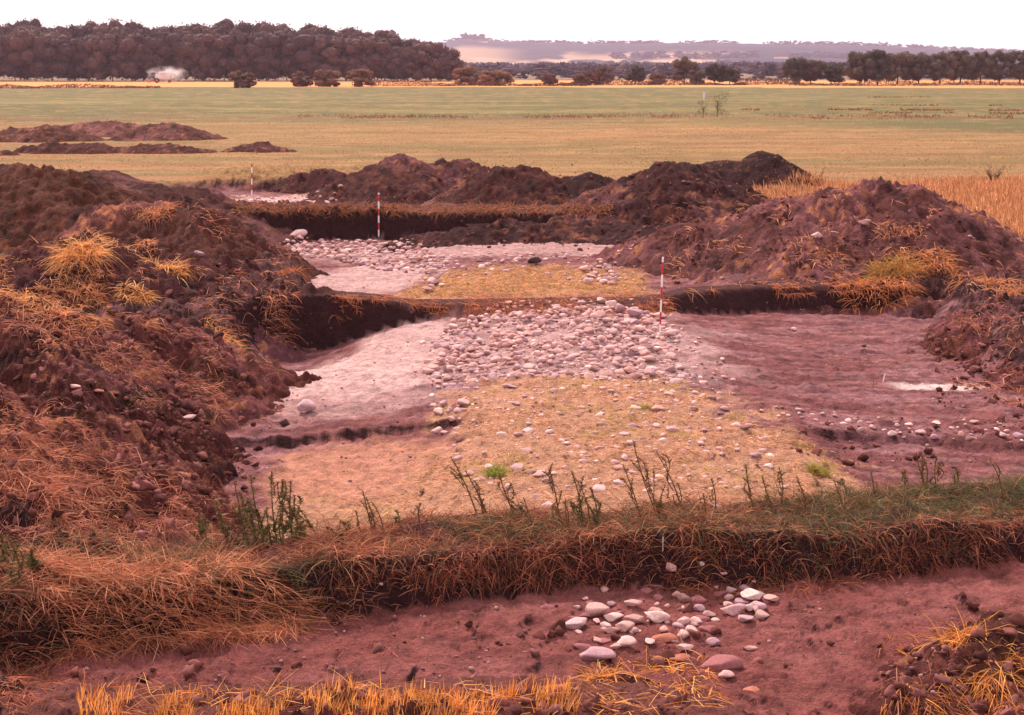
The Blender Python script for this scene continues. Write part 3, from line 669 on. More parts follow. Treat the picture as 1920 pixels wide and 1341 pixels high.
lumps('pebbles', 4200, [(470, 1900, 560, 900, .4, -.5), (500, 1300, 440, 560, .15, -.5), (0, 500, 560, 1000, .08, .3), (1250, 1900, 380, 540, .06, .8), (100, 1920, 1110, 1300, .15, -.5)],
      .006, .035, 'scattered pebbles on the trampled soil', 'pebbles', M_PEB, pw=3.5)
CLODC = [lin((100, 56, 50)), lin((114, 66, 60)), lin((82, 44, 40)), lin((128, 80, 76))]
def clod_shape(seed):
    r = np.random.default_rng(seed); V = ICO2[0].copy()
    for i in range(11):
        n_ = r.normal(size=3); n_ /= np.linalg.norm(n_); s_ = V @ n_ - r.uniform(.3, .75); k = s_ > 0; V[k] -= n_[None] * s_[k][:, None]
    V *= (1 + r.normal(size=(len(V), 1)) * .13 + (fbm(V[:, 0] * 3 + V[:, 2] * 2 + seed, V[:, 1] * 3 - V[:, 2], 2, seed)[:, None] - .5) * .8)
    return V * np.array([1.2, r.uniform(.7, 1.1), r.uniform(.6, .95)])
CS = [clod_shape(900 + i) for i in range(14)]
lumps('earth_clods', 9500, [(0, 400, 640, 1010, .22, .3), (0, 470, 470, 640, .12, .5), (240, 480, 560, 1010, .12, 0), (1240, 1860, 366, 535, .14, .6), (1740, 1920, 570, 800, .07, 0), (300, 1340, 1300, 1341, .03, 0), (1640, 1920, 1210, 1341, .03, 0), (800, 1300, 400, 470, .06, -.3), (100, 1920, 1130, 1280, .03, -.5), (880, 1160, 1165, 1270, .010, -.5), (1500, 1920, 780, 870, .03, -.5), (520, 1150, 310, 380, .05, .5), (1160, 1500, 320, 460, .06, .5)],
      .010, .10, 'crumbled dark soil clods tumbled over the spoil heaps', 'soil clods', M_CLOD, CLODC, CS, ICO2[1], 5.5)

# ------------------------------------------------------------------ blades
def blades(root, d, L, wd, droop, C, segs=3):
    n = len(root); d = d / np.linalg.norm(d, axis=1, keepdims=True)
    rv = rng.normal(size=(n, 3)); side = np.cross(d, rv); side /= np.linalg.norm(side, axis=1, keepdims=True) + 1e-9
    t = np.linspace(0, 1, segs + 1)
    P = root[:, None, :] + d[:, None, :] * (L[:, None] * t[None])[:, :, None]
    P[:, :, 2] -= (droop * L)[:, None] * t[None] ** 2
    wv = (wd[:, None] * (1 - .75 * t[None] ** 2))[:, :, None] * side[:, None, :] * .5
    V = np.stack([P - wv, P + wv], 2).reshape(-1, 3)
    b = (np.arange(n) * (segs + 1) * 2)[:, None] + (np.arange(segs) * 2)[None]
    Qd = np.stack([b, b + 1, b + 3, b + 2], -1).reshape(-1, 4)
    Cc = np.repeat(C, (segs + 1) * 2, axis=0)
    return V, Qd, Cc
class Bl:
    def __init__(s): s.V = []; s.Q = []; s.C = []; s.n = 0
    def add(s, *a, **k):
        V, Q_, C = blades(*a, **k); s.V.append(V); s.Q.append(Q_ + s.n); s.C.append(C); s.n += len(V)
    def raw(s, V, Q_, C): s.V.append(V); s.Q.append(Q_ + s.n); s.C.append(C); s.n += len(V)
    def mesh(s, name): return fmesh(name, np.vstack(s.V), np.vstack(s.Q), np.vstack(s.C))
def pick(cols, n, jit=.18):
    c = np.array([lin(q) for q in cols])[rng.integers(len(cols), size=n)]
    return c * (1 + rng.normal(size=(n, 1)) * jit).clip(.5, 1.6)
DRY = [(178, 112, 82), (152, 90, 68), (128, 76, 60), (192, 132, 98)]
GRN = [(98, 92, 62), (82, 80, 58), (122, 104, 68), (96, 84, 56)]
GOLD = [(228, 156, 82), (214, 136, 66), (236, 176, 108), (190, 112, 58)]
def hdir(n, up0, up1, bias=(0, 0), bw=0.0):
    a = rng.uniform(0, 2 * np.pi, n); d = np.stack([np.cos(a), np.sin(a), rng.uniform(up0, up1, n)], 1)
    d[:, 0] += bias[0] * bw; d[:, 1] += bias[1] * bw; return d
def unif(a, b, n): return rng.uniform(a, b, n)
# grass of the near grassy strip
B1 = Bl()
n = 42000; x = unif(-6.8, 8.6, n); y = Ta(x) + (Tb(x) - Ta(x)) * rng.random(n) ** .9 + unif(-.12, .25, n)
gm = fbm(x * .8, y * 1.2, 3, 201); back = (y - Ta(x)) / (Tb(x) - Ta(x) + .01)
px, _ = proj(x, y, 0 * x)
pg = sm((gm - .32) / .14) * sm((back - .02) / .3) * np.interp(px, [0, 300, 420, 800, 900, 1300, 1500, 1920], [.35, .35, 1.0, .95, .6, .35, .75, .95])
isg = rng.random(n) < pg
C = np.where(isg[:, None], pick(GRN, n), pick(DRY, n))
d = hdir(n, .25, 1.2, (0, -1), .35); L = unif(.08, .28, n) * (.6 + 1.5 * fbm(x * 1.6, y * 2.2, 3, 207) ** 1.5 * 1.6)
B1.add(np.stack([x, y, surf(x, y) - .01], 1), d, L, unif(.004, .010, n), unif(.2, .8, n), C)
# overhang on the face
n = 8000; x = unif(-6.8, 8.6, n); y = Ta(x) - unif(-.1, .16, n); 
keep = fbm(x * 1.5, y * 0, 3, 202) > .36; x = x[keep]; y = y[keep]; n = len(x)
d = hdir(n, -.1, .5, (0, -1), 1.2)
B1.add(np.stack([x, y, surf(x, y)], 1), hdir(n, -.2, .6, (0, -1), .6), .06 + .3 * rng.random(n) ** 2.2, unif(.004, .009, n), unif(.2, 1.0, n), pick([(160, 88, 68), (136, 74, 58), (112, 60, 48), (184, 112, 84)], n))
n = 16000; x = unif(-6.8, 9.0, n); t = rng.random(n) ** .7; y = Fa(x) + (np.maximum(Ta(x), Fa(x) + .26) - Fa(x)) * t
k = fbm(x * 1.8, t * 2.2, 4, 208) > .44 + .10 * (1 - t); x = x[k]; y = y[k]; n = len(x)
B1.add(np.stack([x, y, surf(x, y)], 1), hdir(n, -.8, .5, (0, -1), .8), .03 + .2 * rng.random(n) ** 2, unif(.005, .011, n), unif(.1, .9, n), pick([(140, 78, 62), (118, 64, 52), (158, 92, 70), (98, 56, 46), (96, 82, 58)], n))
# thick lying straw at the left
n = 6000; u = unif(60, 560, n); v = unif(1066, 1122, n); x, y = Wp(u, v, .05); k = y > Ta(x) - .03; x = x[k]; y = y[k]; n = len(x)
d = hdir(n, -.02, .3, (1, -.15), .8)
B1.add(np.stack([x, y, surf(x, y) + unif(0, .07, n)], 1), d, unif(.15, .5, n), unif(.004, .009, n), unif(0, .4, n), pick([(200, 130, 96), (176, 106, 80), (214, 150, 114)], n))
n = 4500; u = unif(-160, 90, n); v = unif(1100, 1300, n); x, y = Wp(u, v, -.1)
B1.add(np.stack([x, y, surf(x, y)], 1), hdir(n, .0, .7, (1, -.4), .6), unif(.12, .45, n), unif(.004, .009, n), unif(.2, .8, n), pick([(166, 96, 74), (144, 80, 62), (124, 70, 56), (100, 80, 58)], n))
tag(link('dry_grass', B1.mesh('dry_grass'), M_STRAW), 'tangled dry and green grass covering the near strip between two trenches', 'grass', kind='stuff')
# straw coloured thin grass of the mounds
B2 = Bl()
n = 60000; x = unif(-4, 6.5, n); y = unif(15.6, 25, n); m = (tan_mask(x, y) * np.where(fbm(x * 2, y * 2, 3, 203) > .46, .9, .18) > rng.random(n)); x = x[m]; y = y[m]; n = len(x)
C = np.where((fbm(x * 1.2, y * 1.2, 3, 204) > .66)[:, None], pick([(176, 150, 78), (190, 160, 88)], n), pick([(208, 154, 112), (194, 136, 96), (222, 172, 132), (168, 112, 84)], n))
B2.add(np.stack([x, y, surf(x, y)], 1), hdir(n, .0, .5), unif(.05, .16, n), unif(.005, .012, n), unif(.1, .5, n), C, segs=2)
n = 16000; u = unif(760, 1210, n); v = unif(480, 566, n); x, y = Wp(u, v, -.4); m = tan_mask2(x, y) * np.where(fbm(x * 2, y * 2, 3, 205) > .38, 1, .25) > rng.random(n); x = x[m]; y = y[m]; n = len(x)
B2.add(np.stack([x, y, surf(x, y)], 1), hdir(n, .05, .8), unif(.06, .2, n), unif(.012, .025, n), unif(.1, .5, n), pick([(204, 148, 104), (186, 136, 90), (164, 138, 78), (214, 162, 120)], n), segs=2)
tag(link('thin_grass', B2.mesh('thin_grass'), M_STRAW), 'thin straw-coloured grass growing over the low stony mounds', 'grass', kind='stuff')
# golden stubble nearest the camera
B3 = Bl()
n = 2600; u = rng.uniform(150, 1080, n); row = rng.integers(0, 3, n); v = 1322 + row * 18 + rng.normal(size=n) * 5 - np.maximum(u - 850, 0) * .09
x, y = Wp(u, v, 0.0); keep = fbm(x * 2.4, y * 1.0, 3, 206) > .37; x = x[keep]; y = y[keep]; n = len(x)
B3.add(np.stack([x, y, surf(x, y) - .02], 1), np.stack([rng.normal(size=n) * .22 + .1, rng.normal(size=n) * .2, np.ones(n)], 1), unif(.07, .20, n), unif(.006, .011, n), unif(0, .12, n), pick(GOLD, n), segs=2)
n = 420; u = rng.uniform(200, 1330, n); v = unif(1285, 1341, n); x, y = Wp(u, v, 0.05)
B3.add(np.stack([x, y, surf(x, y) + .02], 1), hdir(n, .0, .55, (1, 0), .4), unif(.12, .34, n), unif(.005, .009, n), unif(0, .3, n), pick(GOLD, n), segs=2)
tag(link('cut_stubble', B3.mesh('cut_stubble'), M_STRAW), 'golden cut stubble along the near edge of the picture', 'stubble', kind='stuff')
# wisps of loose straw on the banks
B4 = Bl()
def wisps(u0, u1, v0, v1, n, thr, cols, L0_=.08, L1_=.35, zf=.3, bias=(.6, -.5), w0=.004, w1=.009, seed=210, sc=1.4, up=.5):
    u = unif(u0, u1, n); v = unif(v0, v1, n); x, y = Wp(u, v, zf)
    x, y, zz = hit(u, v)
    k = fbm(x * sc, y * sc, 4, seed) > thr; x = x[k]; y = y[k]; m_ = len(x)
    if m_ == 0: return
    B4.add(np.stack([x, y, surf(x, y)], 1), hdir(m_, -.1, up, bias, .8), unif(L0_, L1_, m_), unif(w0, w1, m_), unif(.1, .9, m_), pick(cols, m_))
PK = [(190, 122, 94), (166, 98, 78), (142, 80, 66), (208, 146, 114)]
wisps(-20, 420, 620, 1060, 26000, .60, PK, seed=211)
wisps(-20, 160, 780, 1000, 6000, .42, PK, seed=212)
wisps(-20, 560, 500, 700, 9000, .60, PK, w0=.007, w1=.014, seed=213)
wisps(-20, 200, 480, 640, 9000, .50, [(222, 156, 106), (204, 136, 92)], w0=.007, w1=.014, seed=219)
wisps(180, 560, 370, 560, 5000, .62, PK, L0_=.15, L1_=.5, w0=.012, w1=.022, seed=214)
wisps(1250, 1920, 355, 550, 9000, .62, [(204, 138, 104), (188, 116, 86), (216, 160, 118)], L0_=.15, L1_=.45, w0=.012, w1=.022, seed=215)
wisps(1780, 1920, 500, 760, 3500, .52, PK, L0_=.1, L1_=.4, w0=.01, w1=.016, seed=216)
wisps(440, 1150, 384, 400, 8000, .25, [(170, 104, 76), (146, 88, 64), (120, 84, 58)], L0_=.15, L1_=.45, zf=0, w0=.015, w1=.03, up=1.0, seed=217)
wisps(560, 1260, 552, 592, 9000, .44, [(196, 124, 86), (176, 104, 76)], L0_=.08, L1_=.3, zf=0, w0=.008, w1=.014, seed=218)
wisps(1330, 1760, 532, 548, 2500, .46, [(196, 124, 86), (176, 104, 76)], L0_=.08, L1_=.35, zf=0, w0=.008, w1=.014, seed=220)
wisps(60, 1000, 1200, 1290, 1500, .58, [(196, 120, 90), (176, 104, 80)], L0_=.05, L1_=.25, zf=-.5, seed=221, up=.15)
wisps(1100, 1350, 1235, 1341, 900, .40, GOLD, L0_=.1, L1_=.3, zf=0, seed=222, bias=(1, 0), up=.3)
wisps(1650, 1920, 1190, 1341, 1500, .52, GOLD[:2] + PK[:2], L0_=.1, L1_=.34, zf=0, seed=223, bias=(.6, -.8), up=.3)
wisps(-20, 260, 1262, 1341, 1600, .50, [(190, 118, 90), (168, 100, 78)], L0_=.06, L1_=.28, zf=0, seed=224, up=.3)
tag(link('loose_straw', B4.mesh('loose_straw'), M_STRAW), 'wisps of loose dry straw strewn over the spoil banks and trench rims', 'straw', kind='stuff')
# standing corn at the right, and rough grass in the field
B5 = Bl()
n = 60000; u = unif(1380, 2050, n); y = 37 + 34 * rng.random(n); x = Xat(u, y); k = (u > 1410) & (y > np.interp(u, [1400, 1540, 1700, 1800, 1920, 2050], [52, 50, 46, 41, 37.5, 35])) & (y < np.interp(u, [1400, 1550, 1700, 2050], [58, 62, 64, 66])); x = x[k]; y = y[k]; n = len(x)
B5.add(np.stack([x, y, surf(x, y)], 1), np.stack([rng.normal(size=n) * .2 - .1, rng.normal(size=n) * .2, np.ones(n)], 1), unif(.28, .5, n), unif(.015, .035, n), unif(.1, .5, n), pick([(206, 148, 104), (186, 124, 84), (216, 164, 120), (164, 100, 70)], n), segs=3)
tag(link('standing_corn', B5.mesh('standing_corn'), M_STRAW), 'uncut golden corn behind the largest right-hand heap', 'corn', kind='stuff')
B6 = Bl()
n = 60000; y = 58 * np.exp(rng.random(n) * 1.25); x = Xat(unif(-60, 1980, n), y)
k = fbm(x * .25, y * .6, 4, 230) > .44; x = x[k]; y = y[k]; n = len(x)
cg = sm((y - 118) / 30)[:, None]
C = pick([(156, 120, 80), (148, 114, 74), (136, 108, 68), (166, 126, 86)], n, .08) * (1 - cg) + pick([(114, 108, 68), (104, 100, 64), (128, 114, 74)], n) * cg
B6.add(np.stack([x, y, surf(x, y)], 1), np.stack([rng.normal(size=n) * .8, rng.normal(size=n) * .8, np.ones(n)], 1), unif(.03, .09, n), unif(.03, .07, n), unif(0, .2, n), C, segs=1)
n = 3500; y = 152 + rng.normal(size=n) * 3; x = Xat(unif(560, 1900, n), y); k = fbm(x * .15, y * .1, 3, 231) > .46; x = x[k]; y = y[k]; n = len(x)
B6.add(np.stack([x, y, surf(x, y)], 1), np.stack([rng.normal(size=n) * .5, rng.normal(size=n) * .5, np.ones(n)], 1), unif(.15, .5, n), unif(.04, .09, n), unif(0, .3, n), pick([(132, 86, 66), (112, 84, 60), (150, 100, 76)], n), segs=1)
for vv_, nn in ((184, 1500), (197, 1100), (207, 2200), (213, 1200)):
    u = unif(1380, 1960, nn); k = fbm(u * .012, u * 0 + vv_, 3, 232) > .50; u = u[k]; n = len(u); y = Wp(0, vv_, 0)[1] + rng.normal(size=n) * 1.5; x = Xat(u, y)
    B6.add(np.stack([x, y, surf(x, y)], 1), np.stack([rng.normal(size=n) * .8, rng.normal(size=n) * .5, np.ones(n)], 1), unif(.1, .4, n), unif(.05, .14, n), unif(0, .3, n), pick([(190, 140, 92), (110, 78, 60), (92, 66, 54)], n), segs=1)
tag(link('field_grass', B6.mesh('field_grass'), M_STRAW), 'short tufty grass of the mown field and meadow', 'grass', kind='stuff')

# ------------------------------------------------------------------ single tufts
def tuft(u, v, label, n=260, L=(.25, .55), spread=.18, cols=GOLD, wd=(.01, .02), up=(.2, 1.0), droop=(.3, .9), bias=(0, -1), bw=.4, name='straw_tuft', cat='straw tuft', group=None, zf=.3):
    x, y, zz = hit1(u, v)
    b = Bl(); rx = rng.normal(size=n).clip(-1.5, 1.5) * spread * .8; ry = rng.normal(size=n).clip(-1.5, 1.5) * spread * .5
    z = surf(x + rx, y + ry) - zz
    b.add(np.stack([rx, ry, z], 1), hdir(n, up[0], up[1], bias, bw) + np.stack([rx, ry, 0 * rx], 1) * 1.5, unif(*L, n), unif(*wd, n), unif(*droop, n), pick(cols, n))
    o = link(name, b.mesh(name), M_STRAW, loc=(x, y, zz)); tag(o, label, cat, group); return o
SG = [(230, 168, 104), (214, 148, 86), (238, 184, 124), (196, 128, 80)]
tuft(148, 482, 'largest combed-over golden straw tuft on the crest of the left heap', 620, (.35, .85), .28, SG, bw=.5)
tuft(165, 446, 'golden straw tuft on the skyline of the left heap, behind the largest tuft', 350, (.2, .5), .3, SG)
tuft(222, 462, 'small straw tuft right of the largest tuft on the left heap', 160, (.15, .4), .16, SG)
tuft(270, 462, 'pale upright straw tuft between the small left tuft and the dark slope', 200, (.2, .4), .18, [(222, 158, 118), (204, 136, 98)])
tuft(310, 528, 'ragged golden straw tuft halfway down the left heap', 420, (.25, .6), .32, SG)
tuft(255, 556, 'straw tuft low on the left heap beside the ragged one', 260, (.25, .5), .22, SG)
tuft(290, 400, 'straw streak hanging on the straw-flecked heap', 260, (.3, .7), .35, [(206, 140, 100), (186, 116, 82)], bw=.9)
tuft(415, 628, 'bright straw tuft at the rim above the deep dark pit', 320, (.2, .5), .25, [(226, 166, 110), (206, 136, 88)])
tuft(545, 515, 'orange straw tuft on the slope at the left rim of the middle trench', 160, (.2, .5), .25, [(206, 126, 80), (186, 110, 70)])
tuft(100, 612, 'curving dry grass sod edge on the near left bank', 500, (.2, .5), .5, PK, bw=.7)
tuft(50, 560, 'pale mat of dry grass at the left edge below the combed-over tuft', 500, (.2, .5), .5, SG)
tuft(30, 915, 'bushy heap of dry hay at the left edge of the near bank', 900, (.3, .7), .45, PK, wd=(.006, .011), bw=.6)
tuft(1675, 512, 'bushy green-and-gold grass tuft at the foot of the largest right heap', 600, (.35, .75), .35, [(216, 156, 96), (190, 140, 82), (160, 132, 72)], up=(.5, 1.6), droop=(.2, .7), bw=.1)
tuft(1740, 500, 'golden grass tuft right of the green-and-gold one', 400, (.3, .6), .4, [(216, 150, 96), (196, 128, 80)], up=(.3, 1.2))
tuft(1640, 535, 'drooping straw mat over the rim of the right trench face', 400, (.2, .5), .5, [(214, 140, 84), (196, 118, 72)], bw=1.0)
tuft(1690, 440, 'straw wisp in the upper middle of the largest right heap', 260, (.2, .5), .4, [(204, 140, 106), (186, 118, 88)], bw=.6)
tuft(1840, 530, 'curled straw tuft at the far right rim', 420, (.25, .6), .45, [(210, 146, 100), (188, 120, 82)], up=(.3, 1.1))
tuft(1905, 540, 'dense dry straw clump touching the right edge above the rubble bank', 420, (.25, .6), .4, [(210, 146, 100), (188, 120, 82)])
tuft(1800, 1238, 'bright yellow straw bundle spilling over the clod heap in the lower right', 260, (.2, .5), .16, GOLD, wd=(.006, .010), bw=.8)
tuft(1880, 1268, 'yellow straw strands lying right of the bright bundle in the lower right', 160, (.25, .5), .2, GOLD, wd=(.006, .010), up=(0, .4), bw=.8)
tuft(1905, 1235, 'small straw wisp at the right edge of the clod heap', 90, (.15, .35), .12, GOLD, wd=(.006, .010))
tuft(1260, 1250, 'flattened yellow straw in front of the near stone scatter', 200, (.15, .4), .25, GOLD, wd=(.006, .010), up=(0, .4))
tuft(1280, 1300, 'yellow straw bunch on the clods at the bottom right of centre', 200, (.15, .4), .16, GOLD, wd=(.006, .010), up=(0, .6))
tuft(1110, 1270, 'bent yellow straw clump beside the upright brown lump', 200, (.15, .35), .16, GOLD, wd=(.006, .010), up=(.1, .9))
GT = [(150, 156, 66), (132, 142, 60), (168, 164, 80)]
tuft(930, 888, 'brightest small green grass tuft on the near mound', 220, (.10, .22), .09, GT, wd=(.006, .011), up=(.8, 2), droop=(.1, .4), bw=0, name='grass_tuft', cat='grass tuft')
tuft(1537, 888, 'yellow-green grass tuft with a straw skirt right of the near mound', 240, (.10, .25), .11, GT + DRY[:1], wd=(.006, .011), up=(.6, 1.8), droop=(.1, .5), bw=0, name='grass_tuft', cat='grass tuft')
tuft(1500, 940, 'low green grass tuft behind the grassy strip on the right', 120, (.08, .18), .14, GT, wd=(.005, .010), up=(.3, 1.2), bw=0, name='grass_tuft', cat='grass tuft')
tuft(1210, 762, 'faint green tuft just in front of the cairn', 90, (.08, .16), .1, GT, wd=(.006, .011), up=(.5, 1.5), bw=0, name='grass_tuft', cat='grass tuft')
tuft(1508, 835, 'olive clump of grass beside the right-hand step', 160, (.1, .25), .2, [(150, 120, 66), (176, 130, 80)], wd=(.006, .012), bw=.2, name='grass_tuft', cat='grass tuft')

# ------------------------------------------------------------------ weeds
M_STEM = M_LEAF
def weed(u, v, ut, vt, label, leaves=26, cols=((104, 96, 60), (88, 84, 54), (126, 104, 66)), group=None, branch=2, name='weed'):
    x, y = Wp(u, v, 0.0); zz = float(surf(np.array([x]), np.array([y]))[0]) - .02
    zt = Zat(vt, y); xt = Xat(ut, y, zt); H = max(zt - zz, .15); dx = xt - x
    root = empty(name, (x, y, zz)); tag(root, label, 'weed', group)
    sv_, sq, off = [], [], 0; lv = Bl()
    def stalk(p0, p1, r0, r1, k=7):
        nonlocal off
        t = np.linspace(0, 1, k)[:, None]; bend = rng.normal(size=3) * .03
        P = np.array(p0) * (1 - t) + np.array(p1) * t + bend * np.sin(np.pi * t)
        for a in range(k):
            r = r0 + (r1 - r0) * a / (k - 1)
            for b in range(4):
                th = b * np.pi / 2; sv_.append(P[a] + np.array([math.cos(th) * r, math.sin(th) * r, 0]))
        for a in range(k - 1):
            for b in range(4): sq.append([off + a * 4 + b, off + a * 4 + (b + 1) % 4, off + (a + 1) * 4 + (b + 1) % 4, off + (a + 1) * 4 + b])
        off += 4 * k; return P
    lines = [stalk((0, 0, 0), (dx, rng.normal() * .04, H), .009, .005, 9)]
    for _ in range(branch):
        t = rng.uniform(.05, .65); s = np.array([dx * t, 0, H * t]); a = rng.uniform(0, 6.28); q = H * rng.uniform(.18, .38)
        lines.append(stalk(s, s + np.array([math.cos(a) * q * .45 + dx * .3, math.sin(a) * q * .4, q * 1.2]), .006, .004, 5))
    for i, P in enumerate(lines):
        m_ = leaves if i == 0 else leaves // 2
        t = rng.random(m_) ** .8; k = t * (len(P) - 1); i0 = np.minimum(k.astype(int), len(P) - 2); f = (k - i0)[:, None]
        pt = P[i0] * (1 - f) + P[i0 + 1] * f
        lv.add(pt, hdir(m_, .1, 1.1), (unif(.03, .10, m_) * (1.2 - .7 * t)), unif(.007, .018, m_), unif(.1, .8, m_), pick(cols, m_), segs=2)
        m2 = leaves; pt = P[-1] + (P[-2] - P[-1]) * rng.random((m2, 1)) * 1.6          # seed head
        lv.add(pt, hdir(m2, .3, 1.5), unif(.015, .04, m2), unif(.006, .013, m2), unif(0, .3, m2), pick([(140, 100, 68), (120, 92, 60)], m2), segs=1)
    link('stem', fmesh('stem', np.array(sv_), np.array(sq), np.tile(lin((120, 84, 58)), (len(sv_), 1))), M_LEAF, root)
    link('leaves', lv.mesh('leaves'), M_LEAF, root)
    return root
LG = [(104, 98, 62), (90, 90, 58), (126, 112, 68)]
weeds = [
 (470,1005,440,905,'leafiest weed at the left end of the green clump',34,LG,3), (495,1008,470,890,'tall leaning weed second from the left in the green clump',34,LG,3),
 (520,1010,512,880,'tallest upright weed in the middle of the green clump',36,LG,3), (548,1008,548,898,'upright leafy weed right of the tallest one in the green clump',34,LG,3),
 (575,1012,552,930,'short arching weed on the right of the green clump',26,LG,2), (600,1018,562,955,'thin weed leaning left at the right end of the green clump',20,LG,1),
 (455,1015,420,985,'low bushy weed in front of the green clump',30,LG,3), (510,1022,498,960,'short bushy weed in the front of the green clump',36,LG,3), (540,1025,528,965,'dark green low weed under the tallest stems',36,LG,3),
 (700,1000,680,920,'lone brown weed stem between the green clump and the centre',14,None,0), (655,1000,640,975,'tiny leafy sprig on the rim left of centre',14,LG,1), (745,992,742,958,'small twin-leaved sprig on the rim left of centre',16,LG,1),
 (895,968,845,858,'tall seed-headed weed leaning left, left of the bright green tuft',22,None,1), (915,972,872,882,'shorter stem just right of the leaning seed-headed weed',18,None,1),
 (965,965,935,885,'thin dark weed stem rising past the bright green tuft',18,None,1), (1000,975,955,940,'low spreading weed right of the thin dark stem',26,LG,3),
 (1048,985,1030,880,'tall weed with whitish seed fluff left of centre',24,None,2), (1095,985,1072,885,'bushy dark weed in the centre of the grassy strip',38,LG,3), (1122,985,1108,915,'dense low weed right of the bushy dark one',34,LG,3),
 (1205,985,1168,872,'tall thin weed leaning left, left of the pair in the middle',22,None,1), (1232,970,1188,828,'tallest bare brown weed of the middle pair',24,None,2), (1282,965,1232,850,'reddish weed stem right of the tallest bare weed',20,None,2),
 (1240,990,1215,905,'short twiggy weed between the two middle stems',20,None,2), (1415,952,1398,872,'thin brown weed right of the white stone',16,None,1), (1450,955,1428,892,'second thin weed right of the white stone',16,None,1), (1465,950,1462,878,'wispy upright stem at the right end of the straw mound',14,None,1),
 (1590,935,1580,900,'low weed at the start of the green grass on the right',18,LG,2), (1700,925,1695,880,'small dark weed in the green grass on the right',22,None,2), (1735,920,1722,848,'tall brown weed in the green grass on the right',22,None,2), (1758,918,1755,855,'upright brown weed beside the tall one on the right',22,None,2), (1790,915,1800,885,'short leaning weed at the far right of the strip',18,LG,1),
 (395,1010,372,960,'sprawling weed on the dark clods left of the green clump',26,LG,3), (650,1030,612,990,'low weed in the grass below the right end of the green clump',24,LG,2),
 (430,1012,408,940,'rear weed between the leafiest one and the sprawling one',30,LG,4), (482,1022,466,945,'half-height weed filling the left of the green clump',36,LG,4), (560,1028,572,975,'dense low sprigs at the right foot of the green clump',36,LG,4), (530,1000,530,905,'slim weed behind the tallest upright one',26,LG,2),
 (30,1120,15,1000,'out of focus green weed clump at the left edge',40,LG,4), (70,1110,60,1030,'second soft green weed right of the left edge clump',34,LG,3),
]
for (u, v, ut, vt, lb, lf, cl, br) in weeds:
    weed(u, v, ut, vt, lb, int(lf * 1.7), cl or ((126, 98, 66), (108, 84, 56), (140, 112, 72)), None, br + 2)

for i in range(20):
    u = random.choice([random.uniform(640, 1150), random.uniform(980, 1460), random.uniform(1480, 1900)]); v = float(np.interp(u, [600, 800, 1000, 1200, 1350, 1500, 1700, 1900], [1000, 980, 970, 965, 955, 942, 930, 905])) + random.uniform(0, 35)
    weed(u, v, u + random.uniform(-30, 12), v - random.uniform(35, 85), 'thin dry weed stalk in the tangle along the near grassy strip', 12, ((132, 96, 68), (114, 84, 60)), 'thin dry stalks along the grassy strip', 2)

# ------------------------------------------------------------------ ranging poles and pegs
def mat_pole():
    m, t, b = mat_new('red_white_paint', 0.45, 0.4)
    tc = t.nodes.new('ShaderNodeTexCoord'); sx = t.nodes.new('ShaderNodeSeparateXYZ'); t.links.new(tc.outputs['Object'], sx.inputs[0])
    d = t.nodes.new('ShaderNodeMath'); d.operation = 'DIVIDE'; d.inputs[1].default_value = .5; t.links.new(sx.outputs[2], d.inputs[0])
    f = t.nodes.new('ShaderNodeMath'); f.operation = 'FRACT'; t.links.new(d.outputs[0], f.inputs[0])
    g = t.nodes.new('ShaderNodeMath'); g.operation = 'GREATER_THAN'; g.inputs[1].default_value = .5; t.links.new(f.outputs[0], g.inputs[0])
    mx = t.nodes.new('ShaderNodeMix'); mx.data_type = 'RGBA'; t.links.new(g.outputs[0], mx.inputs[0])
    mx.inputs[6].default_value = (.78, .70, .68, 1); mx.inputs[7].default_value = (.50, .03, .03, 1)
    t.links.new(mx.outputs[2], b.inputs['Base Color']); return m
M_POLE = mat_pole(); M_STEEL = mat_plain('grey_steel', (110, 104, 108), .4, .5)
def cyl(name, r0, r1, h, z0=0, seg=16, rings=1):
    V = []; Q_ = []
    for k in range(rings + 1):
        r = r0 + (r1 - r0) * k / rings
        for i in range(seg): a = 2 * math.pi * i / seg; V.append((r * math.cos(a), r * math.sin(a), z0 + h * k / rings))
    for k in range(rings):
        for i in range(seg): j = (i + 1) % seg; Q_.append((k * seg + i, k * seg + j, (k + 1) * seg + j, (k + 1) * seg + i))
    me = bpy.data.meshes.new(name); faces = Q_ + [tuple(range(seg))[::-1], tuple(range(rings * seg, rings * seg + seg))]
    me.from_pydata(V, [], faces); return me
def pole(u, v, vtop, utop, label, r=.02, zf=-.4):
    x, y, zz = hit1(u, v)
    H = Zat(vtop, y) - zz; lean = math.atan2(Xat(utop, y, zz + H) - x, H)
    o = empty('ranging_pole', (x, y, zz)); o.rotation_euler = (0, lean, 0)
    tag(o, label, 'ranging pole', 'red and white ranging poles')
    s = cyl('shaft', r, r, H, 0); ob = link('shaft', s, M_POLE, o)
    link('point', cyl('point', .004, r * 1.05, .14, -.13), M_STEEL, o)
    print('POLE', label, round(H, 2), round(y, 1)); return o
pole(1237, 632, 482, 1243, 'nearest red and white ranging pole standing at the right of the cairn', .019)
pole(710, 438, 362, 710, 'middle red and white ranging pole in front of the dark trench face', .03, -.7)
pole(472, 367, 307, 472, 'farthest faint ranging pole at the back of the last trench', .03, -.6)
M_PEG = mat_plain('white_peg_paint', (224, 214, 226), .5); M_WOOD = mat_plain('weathered_wood', (150, 100, 84), .8)
def peg(u, v, hpx, label, r=.008, m=M_PEG, lean=.05):
    x, y, zz = hit1(u, v)
    H = hpx / F * y; o = link('marker_peg', cyl('marker_peg', r * .7, r, H + .05, -.05), m, loc=(x, y, zz)); o.rotation_euler = (0, lean, 0)
    tag(o, label, 'marker peg'); return o
peg(1656, 716, 16, 'short white marker peg at the left end of the pale sand patch', .014, lean=.15)
